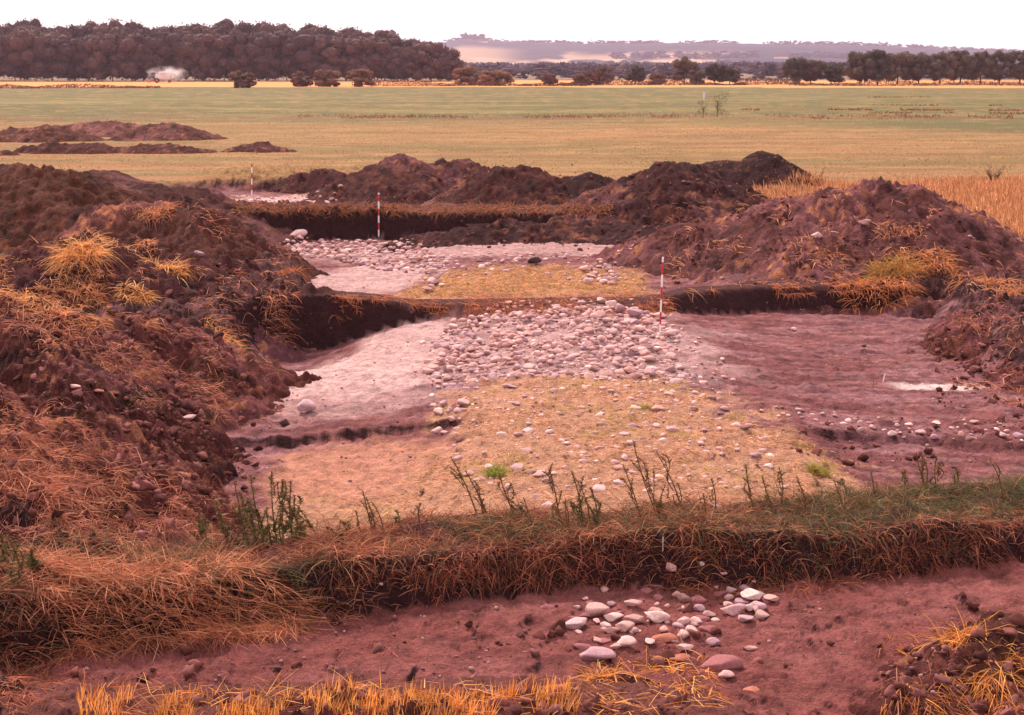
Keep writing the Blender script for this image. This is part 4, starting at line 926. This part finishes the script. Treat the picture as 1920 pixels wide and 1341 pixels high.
peg(1637, 728, 28, 'thin brown marker peg left of the short white one', .008, M_WOOD, 0)
peg(1243, 1020, 28, 'small white marker nail in the grassy strip below the middle weeds', .006, lean=0)
peg(1320, 180, 12, 'distant white marker post beside the twiggy bush in the meadow', .18, lean=0)
# root lying by the dark stone on the left
def tube(name, pts, r, mat):
    cu = bpy.data.curves.new(name, 'CURVE'); cu.dimensions = '3D'; s = cu.splines.new('POLY'); s.points.add(len(pts) - 1)
    for i, p in enumerate(pts): s.points[i].co = (*p, 1); s.points[i].radius = 1 - .6 * i / len(pts)
    cu.bevel_depth = r; cu.bevel_resolution = 2
    o = bpy.data.objects.new(name, cu); dg = bpy.context.evaluated_depsgraph_get(); COL.objects.link(o)
    me = bpy.data.meshes.new_from_object(o.evaluated_get(bpy.context.evaluated_depsgraph_get())); bpy.data.objects.remove(o)
    me.name = name; return link(name, me, mat)
def on(u, v, dz=.0, zf=-.6):
    x, y = Wp(u, v, zf); zz = float(surf(np.array([x]), np.array([y]))[0]); return (x, y, zz + dz)
tag(tube('root', [on(493, 790, .01), on(503, 798, .05), on(512, 800, .06), on(522, 797, .05), on(530, 790, .03)], .012, M_WOOD), 'bent pale root curling beside the dark round stone', 'root')
tag(tube('twig', [on(1310, 1335, .25, 0), on(1290, 1260, .1, -.5), on(1270, 1190, .02, -.5)], .004, M_WOOD), 'long thin dry stalk slanting across the near stone scatter', 'twig')
tag(tube('twig', [on(1690, 1341, .2, 0), on(1678, 1305, .1, -.5), on(1662, 1280, .02, -.5)], .005, M_WOOD), 'thin bent twig sticking up at the bottom right', 'twig')
x, y = Wp(1535, 352, 0)
def twigs(name, x, y, n, H, sp, label, cat, col=(96, 64, 54)):
    z = float(surf(np.array([x]), np.array([y]))[0]); b = Bl()
    for i in range(n):
        a = rng.uniform(0, 6.28); d = np.array([[math.cos(a) * sp, math.sin(a) * sp, 1.0]]); Lh = rng.uniform(.5, 1) * H
        b.add(np.array([[0, 0, -.02]]), d, np.array([Lh]), np.array([H * .03]), np.array([.05]), pick([col], 1), segs=3)
        for k in range(5):
            t = rng.uniform(.3, .9); p = d / np.linalg.norm(d) * Lh * t
            b.add(p, hdir(1, .3, 1.5), np.array([Lh * .3]), np.array([H * .018]), np.array([.1]), pick([col], 1), segs=2)
    o = link(name, b.mesh(name), M_LEAF, loc=(x, y, z)); tag(o, label, cat); return o
twigs('dead_shrub', x, y, 5, .75, .4, 'bare dead twigs sticking up right of the blackest heap', 'dead shrub')

# ------------------------------------------------------------------ trees and bushes
def quadsphere(m=4):
    V = []; Q_ = []
    for ax in range(3):
        for sg in (-1, 1):
            o_ = len(V)
            for a in range(m + 1):
                for b in range(m + 1):
                    p = [0, 0, 0]; p[ax] = sg; p[(ax + 1) % 3] = math.tan((a / m * 2 - 1) * math.pi / 4) * sg; p[(ax + 2) % 3] = math.tan((b / m * 2 - 1) * math.pi / 4); p = np.array(p, float); V.append(p / np.linalg.norm(p))
            for a in range(m):
                for b in range(m): k_ = o_ + a * (m + 1) + b; Q_.append([k_, k_ + m + 1, k_ + m + 2, k_ + 1])
    return np.array(V), np.array(Q_)
QS = quadsphere(4)
def crown_cloud(n, rx, ry, rz, clumps, leaf, seed, cols, base=0.0, solid=True, loose=.16):
    """crown built of many leafy boughs: each bough a rough core wrapped in leaf-sized faces"""
    r = np.random.default_rng(seed); cen = []; rad = []
    for i in range(clumps):
        th = r.uniform(0, 6.28); q = r.random() ** .45 * .70; h = r.uniform(-.72, .70)
        k = math.sqrt(max(0, 1 - h ** 4)) if h < 0 else math.sqrt(1 - h * h)
        cen.append((q * k * math.cos(th), q * k * math.sin(th), h)); rad.append(r.uniform(.15, .36))
    cen = np.array(cen); rad = np.array(rad); sc_ = np.array([rx, ry, rz])
    ext_t = (cen[:, 2] + rad).max(); ext_b = (cen[:, 2] - rad).min(); ex = (np.abs(cen[:, 0]) + rad).max(); ey = (np.abs(cen[:, 1]) + rad).max()
    def fit(P):
        P = P.copy(); P[:, 0] *= rx / ex; P[:, 1] *= ry / ey; P[:, 2] = base + (P[:, 2] - ext_b) / (ext_t - ext_b) * 2 * rz; return P
    wgt = rad ** 2 / (rad ** 2).sum(); i = r.choice(clumps, size=n, p=wgt); d = r.normal(size=(n, 3)); d /= np.linalg.norm(d, axis=1, keepdims=True)
    rr = rad[i] * (.72 + .32 * r.random(n) + (r.random(n) ** 6) * loose); P = fit(cen[i] + d * rr[:, None])
    nrm = d + r.normal(size=(n, 3)) * .45; nrm /= np.linalg.norm(nrm, axis=1, keepdims=True)
    t1 = np.cross(nrm, r.normal(size=(n, 3))); t1 /= np.linalg.norm(t1, axis=1, keepdims=True); t2 = np.cross(nrm, t1)
    s_ = (leaf * r.uniform(.45, 1.1, n))[:, None]
    V = np.stack([P - t1 * s_, P + t2 * s_ * .7, P + t1 * s_, P - t2 * s_ * .7], 1).reshape(-1, 3)
    Q_ = np.arange(n * 4).reshape(n, 4); pal = np.array([lin(q) for q in cols])[np.full(clumps, r.integers(len(cols)))] * r.uniform(.9, 1.12, (clumps, 1))
    C = np.repeat(pal[i] * r.uniform(.8, 1.25, (n, 1)), 4, axis=0)
    if solid:
        VV = [V]; QQ = [Q_]; CC_ = [C]; of = len(V)
        for k in range(clumps):
            B = QS[0] * (1 + (vn(QS[0][:, 0] * 2.5 + k, QS[0][:, 1] * 2.5 + QS[0][:, 2] * 2, k) - .5) * .35)[:, None]
            VV.append(fit(cen[k] + B * rad[k] * .72)); QQ.append(QS[1] + of); CC_.append(np.tile(pal[k], (len(B), 1))); of += len(B)
        V = np.vstack(VV); Q_ = np.vstack(QQ); C = np.vstack(CC_)
    V[:, 2] = np.maximum(V[:, 2], base * .5)
    return V, Q_, C
def trunk_mesh(h, r, seed, limbs=4):
    rr = np.random.default_rng(seed); V = []; Q_ = []; of = 0
    def seg(p0, p1, r0, r1, k=4):
        nonlocal of
        for a in range(k + 1):
            t = a / k; p = np.array(p0) * (1 - t) + np.array(p1) * t; q = r0 + (r1 - r0) * t
            for b in range(7): th = b * 2 * math.pi / 7; V.append(p + np.array([math.cos(th) * q, math.sin(th) * q, 0]))
        for a in range(k):
            for b in range(7): Q_.append([of + a * 7 + b, of + a * 7 + (b + 1) % 7, of + (a + 1) * 7 + (b + 1) % 7, of + (a + 1) * 7 + b])
        of += 7 * (k + 1)
    seg((0, 0, -.3), (rr.normal() * .03 * h, 0, h), r, r * .45)
    for i in range(limbs):
        a = rr.uniform(0, 6.28); t = rr.uniform(.35, .9); q = h * rr.uniform(.35, .55)
        seg((0, 0, h * t), (math.cos(a) * q * .7, math.sin(a) * q * .7, h * t + q * .8), r * .4, r * .1)
    return np.array(V), np.array(Q_)
TREEC = [(84, 70, 60), (74, 64, 56), (92, 74, 62)]; BUSHC = [(118, 82, 68), (108, 76, 64), (126, 90, 74)]
def tree(u, v, w, h, label, seed, cols=TREEC, name='tree', trunk=True, group=None, dy=0, leafn=1500, y=None):
    y = y or Wp(u, v, 0)[1]; y += dy; z = float(surf(np.array([Xat(u, y)]), np.array([y]))[0]); x = Xat(u, y, z)
    W_ = w / F * y; H = h / F * y
    root = empty(name, (x, y, z)); tag(root, label, 'tree' if trunk else 'bush', group)
    lo = H * (.07 if trunk else -.05)
    V, Q_, C = crown_cloud(leafn, W_ / 2, W_ / 2, (H - lo) / 2, 34, .32, seed, cols, lo)
    link('crown', fmesh('crown', V, Q_, C), M_LEAF, root)
    V, Q_ = trunk_mesh(H * (.5 if trunk else .35), H * .022 + .05, seed, 5 if trunk else 7)
    link('trunk', fmesh('trunk', V, Q_, np.tile(lin((70, 48, 44)), (len(V), 1))), M_LEAF, root)
    return root
trees = [
 (457,165,48,33,'round bush alone left of the row of three bushes',0,BUSHC), (568,163,42,29,'leftmost bush of the row of three at the meadow edge',0,BUSHC),
 (613,163,50,31,'middle bush of the row of three at the meadow edge',0,BUSHC), (674,163,56,33,'rightmost and widest bush of the row of three',0,BUSHC),
 (878,160,62,36,'left half of the broad dark bush at the end of the wood',0,BUSHC), (928,161,66,30,'right half of the broad dark bush at the end of the wood',0,BUSHC),
 (1030,159,32,20,'small reddish bush left of centre on the meadow edge',0,[(120,78,66),(108,70,60)]), (1095,160,46,26,'low reddish hedge bush in the middle distance',0,[(116,78,66),(104,70,60)]),
 (1130,159,42,34,'ragged reddish bush with an arching top',0,[(112,76,64),(100,70,62)]),
 (1192,157,36,34,'small round dark tree between the ragged bush and the tall round tree',1,TREEC), (1232,159,36,22,'low bush at the foot of the tall round tree',0,BUSHC),
 (1283,157,54,50,'tall round tree standing out on the meadow edge',1,TREEC), (1306,158,30,26,'low shoot of foliage right of the tall round tree',0,TREEC),
 (1340,158,34,39,'left one of the pair of round trees',1,TREEC), (1368,158,38,33,'right one of the pair of round trees',1,TREEC),
 (1492,158,46,50,'leftmost tree of the group before the long right row',1,TREEC), (1520,158,48,46,'middle tree of the group before the long right row',1,TREEC), (1558,158,48,40,'lower tree at the right of the group before the long row',1,TREEC),
 (1612,160,58,62,'first tall tree at the left end of the long right row',1,TREEC), (1645,160,54,66,'highest tree near the left end of the long right row',1,TREEC),
 (1682,159,56,60,'third tree of the long right row',1,TREEC), (1722,159,56,58,'fourth tree of the long right row, with a gap of sky below',1,TREEC), (1762,159,54,60,'fifth tree of the long right row, just left of its dip',1,TREEC),
 (1800,158,54,62,'sixth tree of the long right row, just right of its dip',1,TREEC), (1838,158,54,60,'third tree from the right edge in the long row',1,TREEC), (1874,158,52,62,'second tree from the right edge in the long row',1,TREEC), (1912,158,54,62,'tree at the right edge of the picture in the long row',1,TREEC),
]
for i, (u, v, wd, h, lb, tk, cl) in enumerate(trees):
    tree(u, v, wd * 1.12, h, lb, 1000 + i, cl, 'tree' if tk else 'bush', bool(tk), leafn=3600 if tk else 2000)
    if 1590 < u:
        pass
# low hedge along the meadow edge
Bh = Bl()
def lowhedge(u0, u1, v, h, n, cols, y=None, leaf=.3, seed=0):
    u = unif(u0, u1, n); yy_ = (y or Wp(0, v, 0)[1]) + unif(-1.5, 1.5, n); x = Xat(u, yy_)
    hh = h * fbm(x * .15, yy_ * 0, 3, 240 + seed) * 1.7; z = surf(x, yy_) + hh * rng.random(n)
    P = np.stack([x, yy_, z], 1); Bh.add(P, hdir(n, -.2, 1), np.full(n, leaf), np.full(n, leaf), np.zeros(n), pick(cols, n), segs=1)
lowhedge(-60, 300, 166, 1.0, 2500, [(140, 86, 66), (116, 74, 60)], seed=1); lowhedge(700, 1100, 162, 1.3, 3500, [(112, 74, 60), (96, 66, 56)], seed=2)
lowhedge(1380, 1500, 159, 2.2, 2200, [(84, 62, 54), (74, 58, 52)], seed=3); lowhedge(1050, 1400, 160, 1.8, 4000, [(96, 66, 58), (84, 60, 54)], seed=4); lowhedge(1480, 1960, 161, 1.6, 4500, [(84, 64, 54), (96, 70, 58)], seed=5)
tag(link('low_hedge', Bh.mesh('low_hedge'), M_LEAF), 'low scrubby hedge line along the far edge of the green meadow', 'hedge', kind='stuff')
# small twiggy bush out in the meadow
x, y = Wp(1345, 220, 0); z0 = float(surf(np.array([x]), np.array([y]))[0])
rt = empty('meadow_bush', (x, y, z0)); tag(rt, 'thin twiggy bush standing alone in the green meadow', 'bush')
V, Q_, C = crown_cloud(520, 1.7, 1.2, 1.25, 14, .06, 77, [(118, 94, 68), (104, 84, 62)], .2, False, .8); link('crown', fmesh('crown', V, Q_, C), M_LEAF, rt)
V, Q_ = trunk_mesh(1.7, .05, 5, 22); link('trunk', fmesh('trunk', V, Q_, np.tile(lin((96, 70, 56)), (len(V), 1))), M_LEAF, rt)
x, y = Wp(1318, 222, 0); z0 = float(surf(np.array([x]), np.array([y]))[0])
rt = empty('meadow_bush', (x, y, z0)); tag(rt, 'smaller faded bush just left of the thin twiggy one', 'bush')
V, Q_, C = crown_cloud(260, .9, .8, .9, 9, .06, 78, [(128, 100, 72), (112, 90, 66)], .1, False, .8); link('crown', fmesh('crown', V, Q_, C), M_LEAF, rt)
V, Q_ = trunk_mesh(1.1, .04, 6, 16); link('trunk', fmesh('trunk', V, Q_, np.tile(lin((96, 70, 56)), (len(V), 1))), M_LEAF, rt)
x, y = Wp(1862, 345, 0)
twigs('dead_shrub', x, y, 26, 1.0, .6, 'small dark weedy shrub in the mown field at the right', 'shrub', (108, 84, 64))
x, y = Wp(1765, 352, 0)
# the wood on the left
sil_u = [-80, 0, 50, 100, 130, 170, 225, 290, 315, 345, 400, 480, 560, 620, 680, 740, 800, 840, 858]
sil_v = [32, 32, 28, 30, 41, 32, 34, 40, 32, 35, 34, 32, 39, 41, 49, 58, 70, 86, 114]
BW = Bl(); k = 0
for row, (yd, sp, lo) in enumerate([(618, 21, 8), (634, 25, 0), (655, 28, 0)]):
    u = -110 + row * 9
    while u < 852 - row * 6:
        uu = u + random.uniform(-6, 6); hv = float(np.interp(uu, sil_u, sil_v)) + random.choice([0, 0, 1, 4, 7, 10]) + (22 if row == 0 else 7 if row == 1 else 0) * (1 if uu < 800 else .4)
        H = Zat(hv, yd); Hh = max(H, 7); x = Xat(uu, yd); 
        wdt = random.uniform(9, 14); wdt = min(wdt, Hh * .7)
        V, Q_, C = crown_cloud(5200 if row < 2 else 2600, wdt, wdt * .9, Hh / 2, 48, .58, 2000 + k, [(90, 64, 62), (80, 58, 60), (98, 70, 66)], .3)
        V[:, 0] += x; V[:, 1] += yd + random.uniform(-4, 4)
        BW.raw(V, Q_, C); k += 1
        if row == 0:
            V, Q_ = trunk_mesh(Hh * .4, .25, 3000 + k, 2); V[:, 0] += x + 2; V[:, 1] += yd - 2; BW.raw(V, Q_, np.tile(lin((110, 84, 80)), (len(V), 1)))
        u += sp * random.uniform(.8, 1.2) * wdt / 9.5 * 1.3
tag(link('woodland', BW.mesh('woodland'), M_LEAF), 'dense dark deciduous wood filling the left of the horizon', 'woodland', kind='stuff')

# ------------------------------------------------------------------ far land
hs = np.linspace(-.62, .62, 420); hy = np.concatenate([np.linspace(2200, 6600, 150), np.linspace(6700, 9000, 12)])
Yh, Sh = np.meshgrid(hy, hs, indexing='ij'); Xh = Yh * Sh; x = Xh.ravel(); y = Yh.ravel(); ux = 960 + F * Sh.ravel()
top = Zat(np.interp(ux, [-700, 0, 840, 870, 905, 960, 1100, 1250, 1400, 1600, 1750, 1920, 2700], [90, 85, 84, 77, 80, 84, 86, 84, 86, 88, 95, 103, 118]), 6000.0)
t = sm((y - 2900) / 3100); z = t * top + (fbm(x * .0016, y * .0016, 4, 400) - .5) * 22 * sm((y - 2600) / 900) * (1 - .75 * sm((y - 5200) / 700)) - 6 * sm((2700 - y) / 400)
z = np.where(y > 6200, z - (y - 6200) * .05, z)
nf = fbm(x * .004, y * .0013, 4, 401); cell = _h(np.floor(x / 260 + y * .0006), np.floor(y / 420), 402)
C = np.tile(lin((168, 136, 108)), (len(x), 1)); C = mixc(C, (cell > .5) * .7, lin((140, 112, 88))); C = mixc(C, (cell > .8) * 1.0, lin((150, 140, 104)))
wood = np.maximum(sm((nf - .50) / .03), sm((y - 4500 - 900 * (nf - .5)) / 250)); wood = np.maximum(wood, sm((3000 - y) / 200) * .8)
wood = wood * (1 - .95 * np.exp(-(((x / y) + .035) / .035) ** 4) * sm((y - 3300) / 200) * sm((5000 - y) / 300))
C = mixc(C, wood, lin((34, 28, 44)))
z = z + wood * 9 * (fbm(x * .03, y * .01, 3, 403))
id_ = np.arange(len(x)).reshape(Yh.shape); q = np.stack([id_[:-1, :-1], id_[:-1, 1:], id_[1:, 1:], id_[1:, :-1]], -1).reshape(-1, 4)
o = link('hills', fmesh('hills', np.stack([x, y, z], 1), q, C, True), M_FAR); o['kind'] = 'structure'
BF = Bl()
def farbelt(u0, u1, yd, h, n, w_, cols, seed, thr=.3):
    for i in range(n):
        u = rng.uniform(u0, u1); yv = yd * rng.uniform(.96, 1.04)
        if fbm(np.array([u * .02]), np.array([0.0]), 3, seed)[0] < thr: continue
        s = Xat(u, yv) / yv; zb = float(np.interp(yv, [2200, 2900], [0, 0]))
        if yv > 2600:
            j = np.argmin((x - Xat(u, yv)) ** 2 + (y - yv) ** 2); zb = z[j] - 2
        H = h * rng.uniform(.6, 1.15); Wd = w_ * rng.uniform(.6, 1.2)
        V, Q_, C = crown_cloud(60, Wd / 2, Wd / 2, H / 2, 5, H * .2, int(rng.integers(1e6)), cols, 0); V[:, 0] += Xat(u, yv); V[:, 1] += yv; V[:, 2] += zb
        BF.raw(V, Q_, C)
FC = [(84, 64, 76), (74, 58, 70), (94, 70, 74)]
farbelt(840, 1960, 760, 4.5, 90, 14, FC, 501, .44); farbelt(840, 1960, 1100, 9, 260, 18, FC, 502, .36); farbelt(840, 1960, 1700, 12, 320, 24, FC, 503, .3); farbelt(840, 1960, 2400, 14, 300, 34, FC, 504, .3)
farbelt(840, 1960, 3300, 14, 260, 40, FC, 505, .45); farbelt(840, 1960, 5950, 15, 520, 38, FC, 506, .25); farbelt(868, 905, 5900, 24, 14, 50, FC, 507, .0); farbelt(1150, 1960, 4300, 16, 240, 50, FC, 508, .4)
tag(link('far_treeline', BF.mesh('far_treeline'), M_LEAF), 'hazy purple belts of trees before and along the distant hills', 'tree belts', kind='stuff')
# farmsteads far off
M_WALL = mat_plain('whitewashed_wall', (225, 210, 205), .9); M_ROOF = mat_plain('dark_roof', (120, 80, 76), .9)
def box_mesh(name, sx, sy, sz, z0=0, cx=0, cy=0, bev=0.0):
    import bmesh
    bm = bmesh.new(); bmesh.ops.create_cube(bm, size=1.0)
    for v_ in bm.verts: v_.co = Vector((v_.co.x * sx + cx, v_.co.y * sy + cy, (v_.co.z + .5) * sz + z0))
    if bev > 0: bmesh.ops.bevel(bm, geom=bm.edges[:], offset=bev, segments=2, affect='EDGES')
    me = bpy.data.meshes.new(name); bm.to_mesh(me); bm.free(); return me
def roof_mesh(sx, sy, h, z0):
    me = bpy.data.meshes.new('roof'); a, b = sx / 2 * 1.05, sy / 2 * 1.1
    me.from_pydata([(-a, -b, z0), (a, -b, z0), (a, b, z0), (-a, b, z0), (-a, 0, z0 + h), (a, 0, z0 + h)], [], [(0, 1, 5, 4), (2, 3, 4, 5), (1, 2, 5), (3, 0, 4), (3, 2, 1, 0)]); return me
def farm(u, yd, sx, lb):
    xx = Xat(u, yd); j = np.argmin((x - xx) ** 2 + (y - yd) ** 2); zb = z[j]
    r = empty('farmhouse', (xx, yd, zb)); tag(r, lb, 'farmhouse'); link('wall', box_mesh('wall', sx, 12, 8, -3), M_WALL, r); link('roof', roof_mesh(sx, 12, 7, 5), M_ROOF, r)
farm(905, 5300, 40, 'tiny white farmhouse on the hillside right of the wood'); farm(1325, 3900, 34, 'tiny pale farmhouse above the pair of round trees'); farm(1465, 4000, 40, 'tiny pale farm building left of the long tree row')

# ------------------------------------------------------------------ combine harvester in its dust
hx, hy_ = Wp(306, 156, 0); hz_ = float(surf(np.array([hx]), np.array([hy_]))[0])
M_HB = mat_plain('pale_dusty_paint', (222, 206, 206), .5); M_HC = mat_plain('cab_glass', (90, 90, 104), .15, .6); M_TY = mat_plain('tyre_rubber', (50, 42, 44), .9); M_RED = mat_plain('faded_red_paint', (190, 120, 110), .5)
hv = empty('combine_harvester', (hx, hy_, hz_), R(12)); tag(hv, 'pale combine harvester working in a dust cloud before the wood', 'combine harvester')
link('body', box_mesh('body', 5.6, 2.8, 2.0, 1.1, 0, 0, .25), M_HB, hv); link('grain_tank', box_mesh('grain_tank', 2.8, 2.7, .9, 3.1, -.2, 0, .15), M_HB, hv)
cb = link('cab', box_mesh('cab', 1.5, 2.0, 1.7, 2.0, -3.4, 0, .15), M_HC, hv); link('roof', box_mesh('roof', 1.8, 2.2, .18, 3.75, -3.4, 0, .05), M_HB, cb)
link('feeder', box_mesh('feeder', 1.8, 1.3, .8, .5, -3.7, 0, .1), M_RED, hv); link('straw_hood', box_mesh('straw_hood', 1.6, 2.2, 1.6, 1.2, 3.4, 0, .4), M_HB, hv)
link('header', box_mesh('header', 1.1, 5.4, .7, .15, -5.0, 0, .1), M_RED, hv)
rl = cyl('reel', .55, .55, 5.2, -2.6, 6); o = link('reel', rl, M_RED, hv); o.location = (-5.7, 0, .95); o.rotation_euler = (R(90), 0, 0)
o = link('unloading_auger', cyl('unloading_auger', .17, .17, 4.2, 0, 12), M_HB, hv); o.location = (-.8, -1.5, 3.5); o.rotation_euler = (0, R(80), 0)
for (wx_, wy_, wr_) in ((-2.2, -1.45, .85), (-2.2, 1.45, .85), (2.3, -1.2, .55), (2.3, 1.2, .55)):
    wh = empty('wheel', (wx_, wy_, wr_)); wh.parent = hv
    a = link('tyre', cyl('tyre', wr_, wr_, .5, -.25, 20), M_TY, wh); a.rotation_euler = (R(90), 0, 0)
    a = link('rim', cyl('rim', wr_ * .5, wr_ * .5, .54, -.27, 14), M_RED, wh); a.rotation_euler = (R(90), 0, 0)
# dust cloud (a real volume)
md = bpy.data.materials.new('dust'); md.use_nodes = True; t_ = md.node_tree; t_.nodes.remove(t_.nodes['Principled BSDF'])
pv = t_.nodes.new('ShaderNodeVolumePrincipled'); pv.inputs['Color'].default_value = (.97, .90, .90, 1); pv.inputs['Anisotropy'].default_value = .3
tc_ = t_.nodes.new('ShaderNodeTexCoord'); ln_ = t_.nodes.new('ShaderNodeVectorMath'); ln_.operation = 'LENGTH'; mp_ = t_.nodes.new('ShaderNodeMapping'); mp_.inputs['Scale'].default_value = (1 / 9.0, 1 / 5.0, 1 / 3.6)
ns_ = t_.nodes.new('ShaderNodeTexNoise'); ns_.inputs['Scale'].default_value = .35; ns_.inputs['Detail'].default_value = 4; t_.links.new(tc_.outputs['Object'], ns_.inputs['Vector'])
t_.links.new(tc_.outputs['Object'], mp_.inputs[0]); t_.links.new(mp_.outputs[0], ln_.inputs[0])
sb_ = t_.nodes.new('ShaderNodeMapRange'); sb_.inputs[1].default_value = .95; sb_.inputs[2].default_value = .1; sb_.inputs[3].default_value = 0; sb_.inputs[4].default_value = .5; t_.links.new(ln_.outputs['Value'], sb_.inputs[0])
nm_ = t_.nodes.new('ShaderNodeMapRange'); nm_.inputs[1].default_value = .42; nm_.inputs[2].default_value = .68; t_.links.new(ns_.outputs[0], nm_.inputs[0])
ml_ = t_.nodes.new('ShaderNodeMath'); ml_.operation = 'MULTIPLY'; t_.links.new(sb_.outputs[0], ml_.inputs[0]); t_.links.new(nm_.outputs[0], ml_.inputs[1]); t_.links.new(ml_.outputs[0], pv.inputs['Density'])
t_.links.new(pv.outputs[0], t_.nodes['Material Output'].inputs['Volume'])
for (cx, cz, rx_, rz_) in ((0, 0, 0, 0),):
    V = ICO3[0].copy(); f = fbm(V[:, 0] * 1.6 + V[:, 1] + 4, V[:, 2] * 1.6, 3, 611) - .5; V *= (1 + f * .7)[:, None]; V *= np.array([9, 5, 3.6])
    o = link('dust_cloud', fmesh('dust_cloud', V, ICO3[1], None, True), md, loc=(hx + 1.5, hy_, hz_ + 3.0)); tag(o, 'pale dust cloud hanging round the combine harvester', 'dust', kind='stuff')

# ------------------------------------------------------------------ haze
HZ = 7e-5
mh = bpy.data.materials.new('haze'); mh.use_nodes = True; t_ = mh.node_tree; t_.nodes.remove(t_.nodes['Principled BSDF'])
pv = t_.nodes.new('ShaderNodeVolumePrincipled'); pv.inputs['Color'].default_value = (.86, .72, .92, 1); pv.inputs['Density'].default_value = HZ; pv.inputs['Anisotropy'].default_value = .25
t_.links.new(pv.outputs[0], t_.nodes['Material Output'].inputs['Volume'])
o = link('haze', box_mesh('haze', 14000, 9300, 222, -22, 0, 4450), mh); tag(o, 'thin haze over the whole plain', 'haze', kind='stuff')
